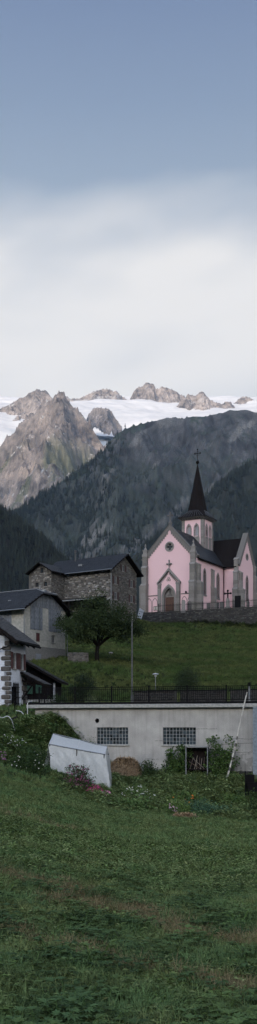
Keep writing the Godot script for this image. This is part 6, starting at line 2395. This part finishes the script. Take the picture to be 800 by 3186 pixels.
	for i in n:
		var u := float(i + 1) / n
		var q := (b1 - b0) * u + Vector3(sin(u * 5.0) * 0.03, 0, 0)
		var s := rng.randf_range(0.55, 1.05) if rng.randf() > 0.14 else 0.15
		bm.col = Color(s, s * 0.98, s * 0.93)
		bm.tube([last, q], [lerpf(0.055, 0.034, u - 1.0 / n), lerpf(0.055, 0.034, u)], 7, i == n - 1)
		last = q
	part("stem", bm, M.birch, t)
	var fk := (b1 - b0) * 0.80
	part("twig", tube_mb([fk, fk + Vector3(-0.07, 0.28, 0.03)], [0.02, 0.012], 5), M.birch, t)
	# barbecue
	p = gat(6.55, 52.5)
	t = thing("barbecue", "black steel barbecue on thin legs at the garden's right edge", "barbecue", p, 0.1)
	var fb := MB.new()
	fb.prism(PackedVector2Array([Vector2(-0.28, 0.55), Vector2(0.75, 0.55), Vector2(0.85, 1.0), Vector2(-0.36, 1.0), Vector2(-0.36, 0.85)]), -0.3, 0.3)
	part("firebox", fb, M.iron, t)
	part("wind_shield", bxm(Vector3(-0.36, 1.0, -0.3), Vector3(0.15, 1.42, -0.26), 0.01), M.iron, t)
	part("grill_rail", bxm(Vector3(-0.36, 1.0, 0.26), Vector3(0.85, 1.05, 0.31)), M.iron, t)
	for q in [[-0.3, 0.26], [0.7, 0.26], [-0.3, -0.26], [0.7, -0.26], [0.2, 0.26]]:
		part("leg", bxm(Vector3(q[0] - 0.025, -0.1, q[1] - 0.025), Vector3(q[0] + 0.025, 0.56, q[1] + 0.025)), M.iron, t)
	part("spit_post", bxm(Vector3(-0.42, -0.1, -0.03), Vector3(-0.375, 1.62, 0.02)), M.iron, t)
	part("spit_post", bxm(Vector3(0.25, 1.0, -0.03), Vector3(0.29, 1.3, 0.02)), M.iron, t)
	# timber edging and white hoses on the upper lawn
	var e0 := W(-60, 2290, 54.5)
	var e1 := W(52, 2234, 60.0)
	t = thing("timber_edging", "weathered timber edging along the lawn above the bank", "edging", e0)
	for i in 5:
		var q0 := (e1 - e0) * (i / 5.0)
		var q1 := (e1 - e0) * ((i + 0.97) / 5.0)
		for l in 2:
			var mm := MB.new()
			var s := rng.randf_range(0.7, 1.6)
			mm.col = Color(s, s * 0.9, s * 0.8)
			mm.tube([q0 + Vector3(0.05 * l, -0.24 * l, 0.05 * l), q1 + Vector3(0.05 * l, -0.24 * l, 0.05 * l)], [0.13], 8)
			part("log", mm, M.dark_wood, t)
		var pm := MB.new()
		pm.tube([q0 + Vector3(0.12, -0.9, 0.2), q0 + Vector3(0.1, 0.16, 0.16)], [0.06], 6)
		part("stake", pm, M.dark_wood, t)
	var hoses := [[[[-10, 2228, 57.5], [8, 2233, 57.6], [24, 2228, 58.0], [36, 2240, 57.4], [43, 2262, 56.6], [47, 2274, 56.4]], "white hose curling over the timber edging"], [[[50, 2211, 62.0], [60, 2212, 61.9], [68, 2216, 61.6], [73, 2222, 61.3]], "short white hose end on the lawn"]]
	for hs in hoses:
		var pts := []
		for q in hs[0]:
			var w := W(q[0], q[1], q[2])
			pts.append(w)
		var c3 := Curve3D.new()
		for i in pts.size():
			var tan: Vector3 = (pts[mini(i + 1, pts.size() - 1)] - pts[maxi(i - 1, 0)]) / 6.0
			c3.add_point(pts[i], -tan, tan)
		var sm := []
		for i in 25: sm.append(c3.sample_baked(c3.get_baked_length() * i / 24.0))
		var o := part("garden_hose", tube_mb(sm, [0.026], 6), M.white_paint)
		tag(o, hs[1], "hose", "white hoses on the lawn")
	var vp := [building_point(-0.35, 0.75, 0.42), building_point(-0.35, 1.42, 0.42), building_point(-0.3, 1.54, 0.38), building_point(-0.05, 1.58, 0.25)]
	tag(part("overflow_pipe", tube_mb(vp, [0.028], 6), M.white_paint), "thin white pipe hooked over the terrace's left corner", "pipe")
	# stones at the foot of the slope
	var si := 0
	for q in [[196, 2155, 76.5], [322, 2178, 74.5], [338, 2180, 74.2], [232, 2178, 74.6], [345, 2030, 112]]:
		var w := W(q[0], q[1], q[2])
		var sm := SphereMesh.new()
		var mb := MB.new()
		var rr := RandomNumberGenerator.new()
		rr.seed = 700 + si
		var pr := []
		for i in 7: pr.append(Vector2(sin(PI * i / 6.0) * rr.randf_range(0.8, 1.1) * 0.28 + 0.001, -cos(PI * i / 6.0) * 0.17 + 0.1))
		mb.lathe(pr, 9)
		var o := put("boulder", mb.mesh(), M.granite, null, Vector3(w.x, gh(w.x, q[2]) + 0.02, w.z), rr.randf() * 6)
		o.scale = Vector3(rr.randf_range(0.8, 1.6), rr.randf_range(0.7, 1.2), 1.0)
		tag(o, ["pale boulder by the shed's corner post", "grey boulder behind the railing below the tree", "second grey boulder near the lamp pole", "small grey boulder under the railing shrub", "lone boulder on the grass slope right of the tree"][si], "boulder", "boulders at the slope's foot")
		si += 1

func straw(at: Vector3, rad: Vector3, label: String, n: int, seed_: int) -> void:
	var r := RandomNumberGenerator.new()
	r.seed = seed_
	var g := gh(at.x, -at.z)
	var t := thing("straw_heap", label, "straw", Vector3(at.x, g - 0.05, at.z), 0.0, "straw heaps in the garden")
	var m := MB.new()
	m.col = Color(0.5, 0.5, 0.5)
	var pr := []
	for i in 8:
		var u := i / 7.0
		pr.append(Vector2(maxf(0.001, sqrt(1.0 - u)), sin(u * PI / 2) * 0.92))
	m.xf = Transform3D(Basis.from_scale(rad), Vector3.ZERO)
	m.lathe(pr, 18)
	for i in m.v.size():
		var q := m.v[i]
		m.v[i] = q * (1.0 + 0.12 * pn.get_noise_3d(q.x * 2.0, q.y * 2.0, q.z * 2.0 + seed_))
	part("core", m, M.straw, t)
	m = MB.new()
	for i in n:
		var a := r.randf() * TAU
		var u := sqrt(r.randf())
		var h := cos(u * u * PI / 2)
		var p := Vector3(cos(a) * u * rad.x, h * rad.y * r.randf_range(0.93, 1.06), sin(a) * u * rad.z)
		var d := (rand_dir(r) * Vector3(1, 0.55, 1)).normalized()
		var s := d.cross(Vector3.UP).normalized() * 0.013
		var l := r.randf_range(0.12, 0.4)
		var k := r.randf_range(0.4, 1.9)
		m.col = Color(k, k * r.randf_range(0.9, 1.0), k * r.randf_range(0.75, 1.0))
		m.quad(p - d * l * 0.5 - s, p - d * l * 0.5 + s, p + d * l * 0.5 + s, p + d * l * 0.5 - s)
	part("stalks", m, M.straw, t).set_meta("kind", "stuff")

func _ready() -> void:
	hill_noise.seed = 2
	hill_noise.frequency = 0.05
	hill_noise.fractal_octaves = 3
	rng.seed = 12345
	make_view()
	T.fine = tex(0.55, 1.0, 0.03, 4, 1)
	make_mountains()
	make_ground()
	make_materials()
	make_church()
	make_stone_house()
	make_barn()
	make_white_house()
	make_shed()
	make_concrete_building()
	make_churchyard()
	make_street()
	make_plants()
	make_garden()
	make_grass()
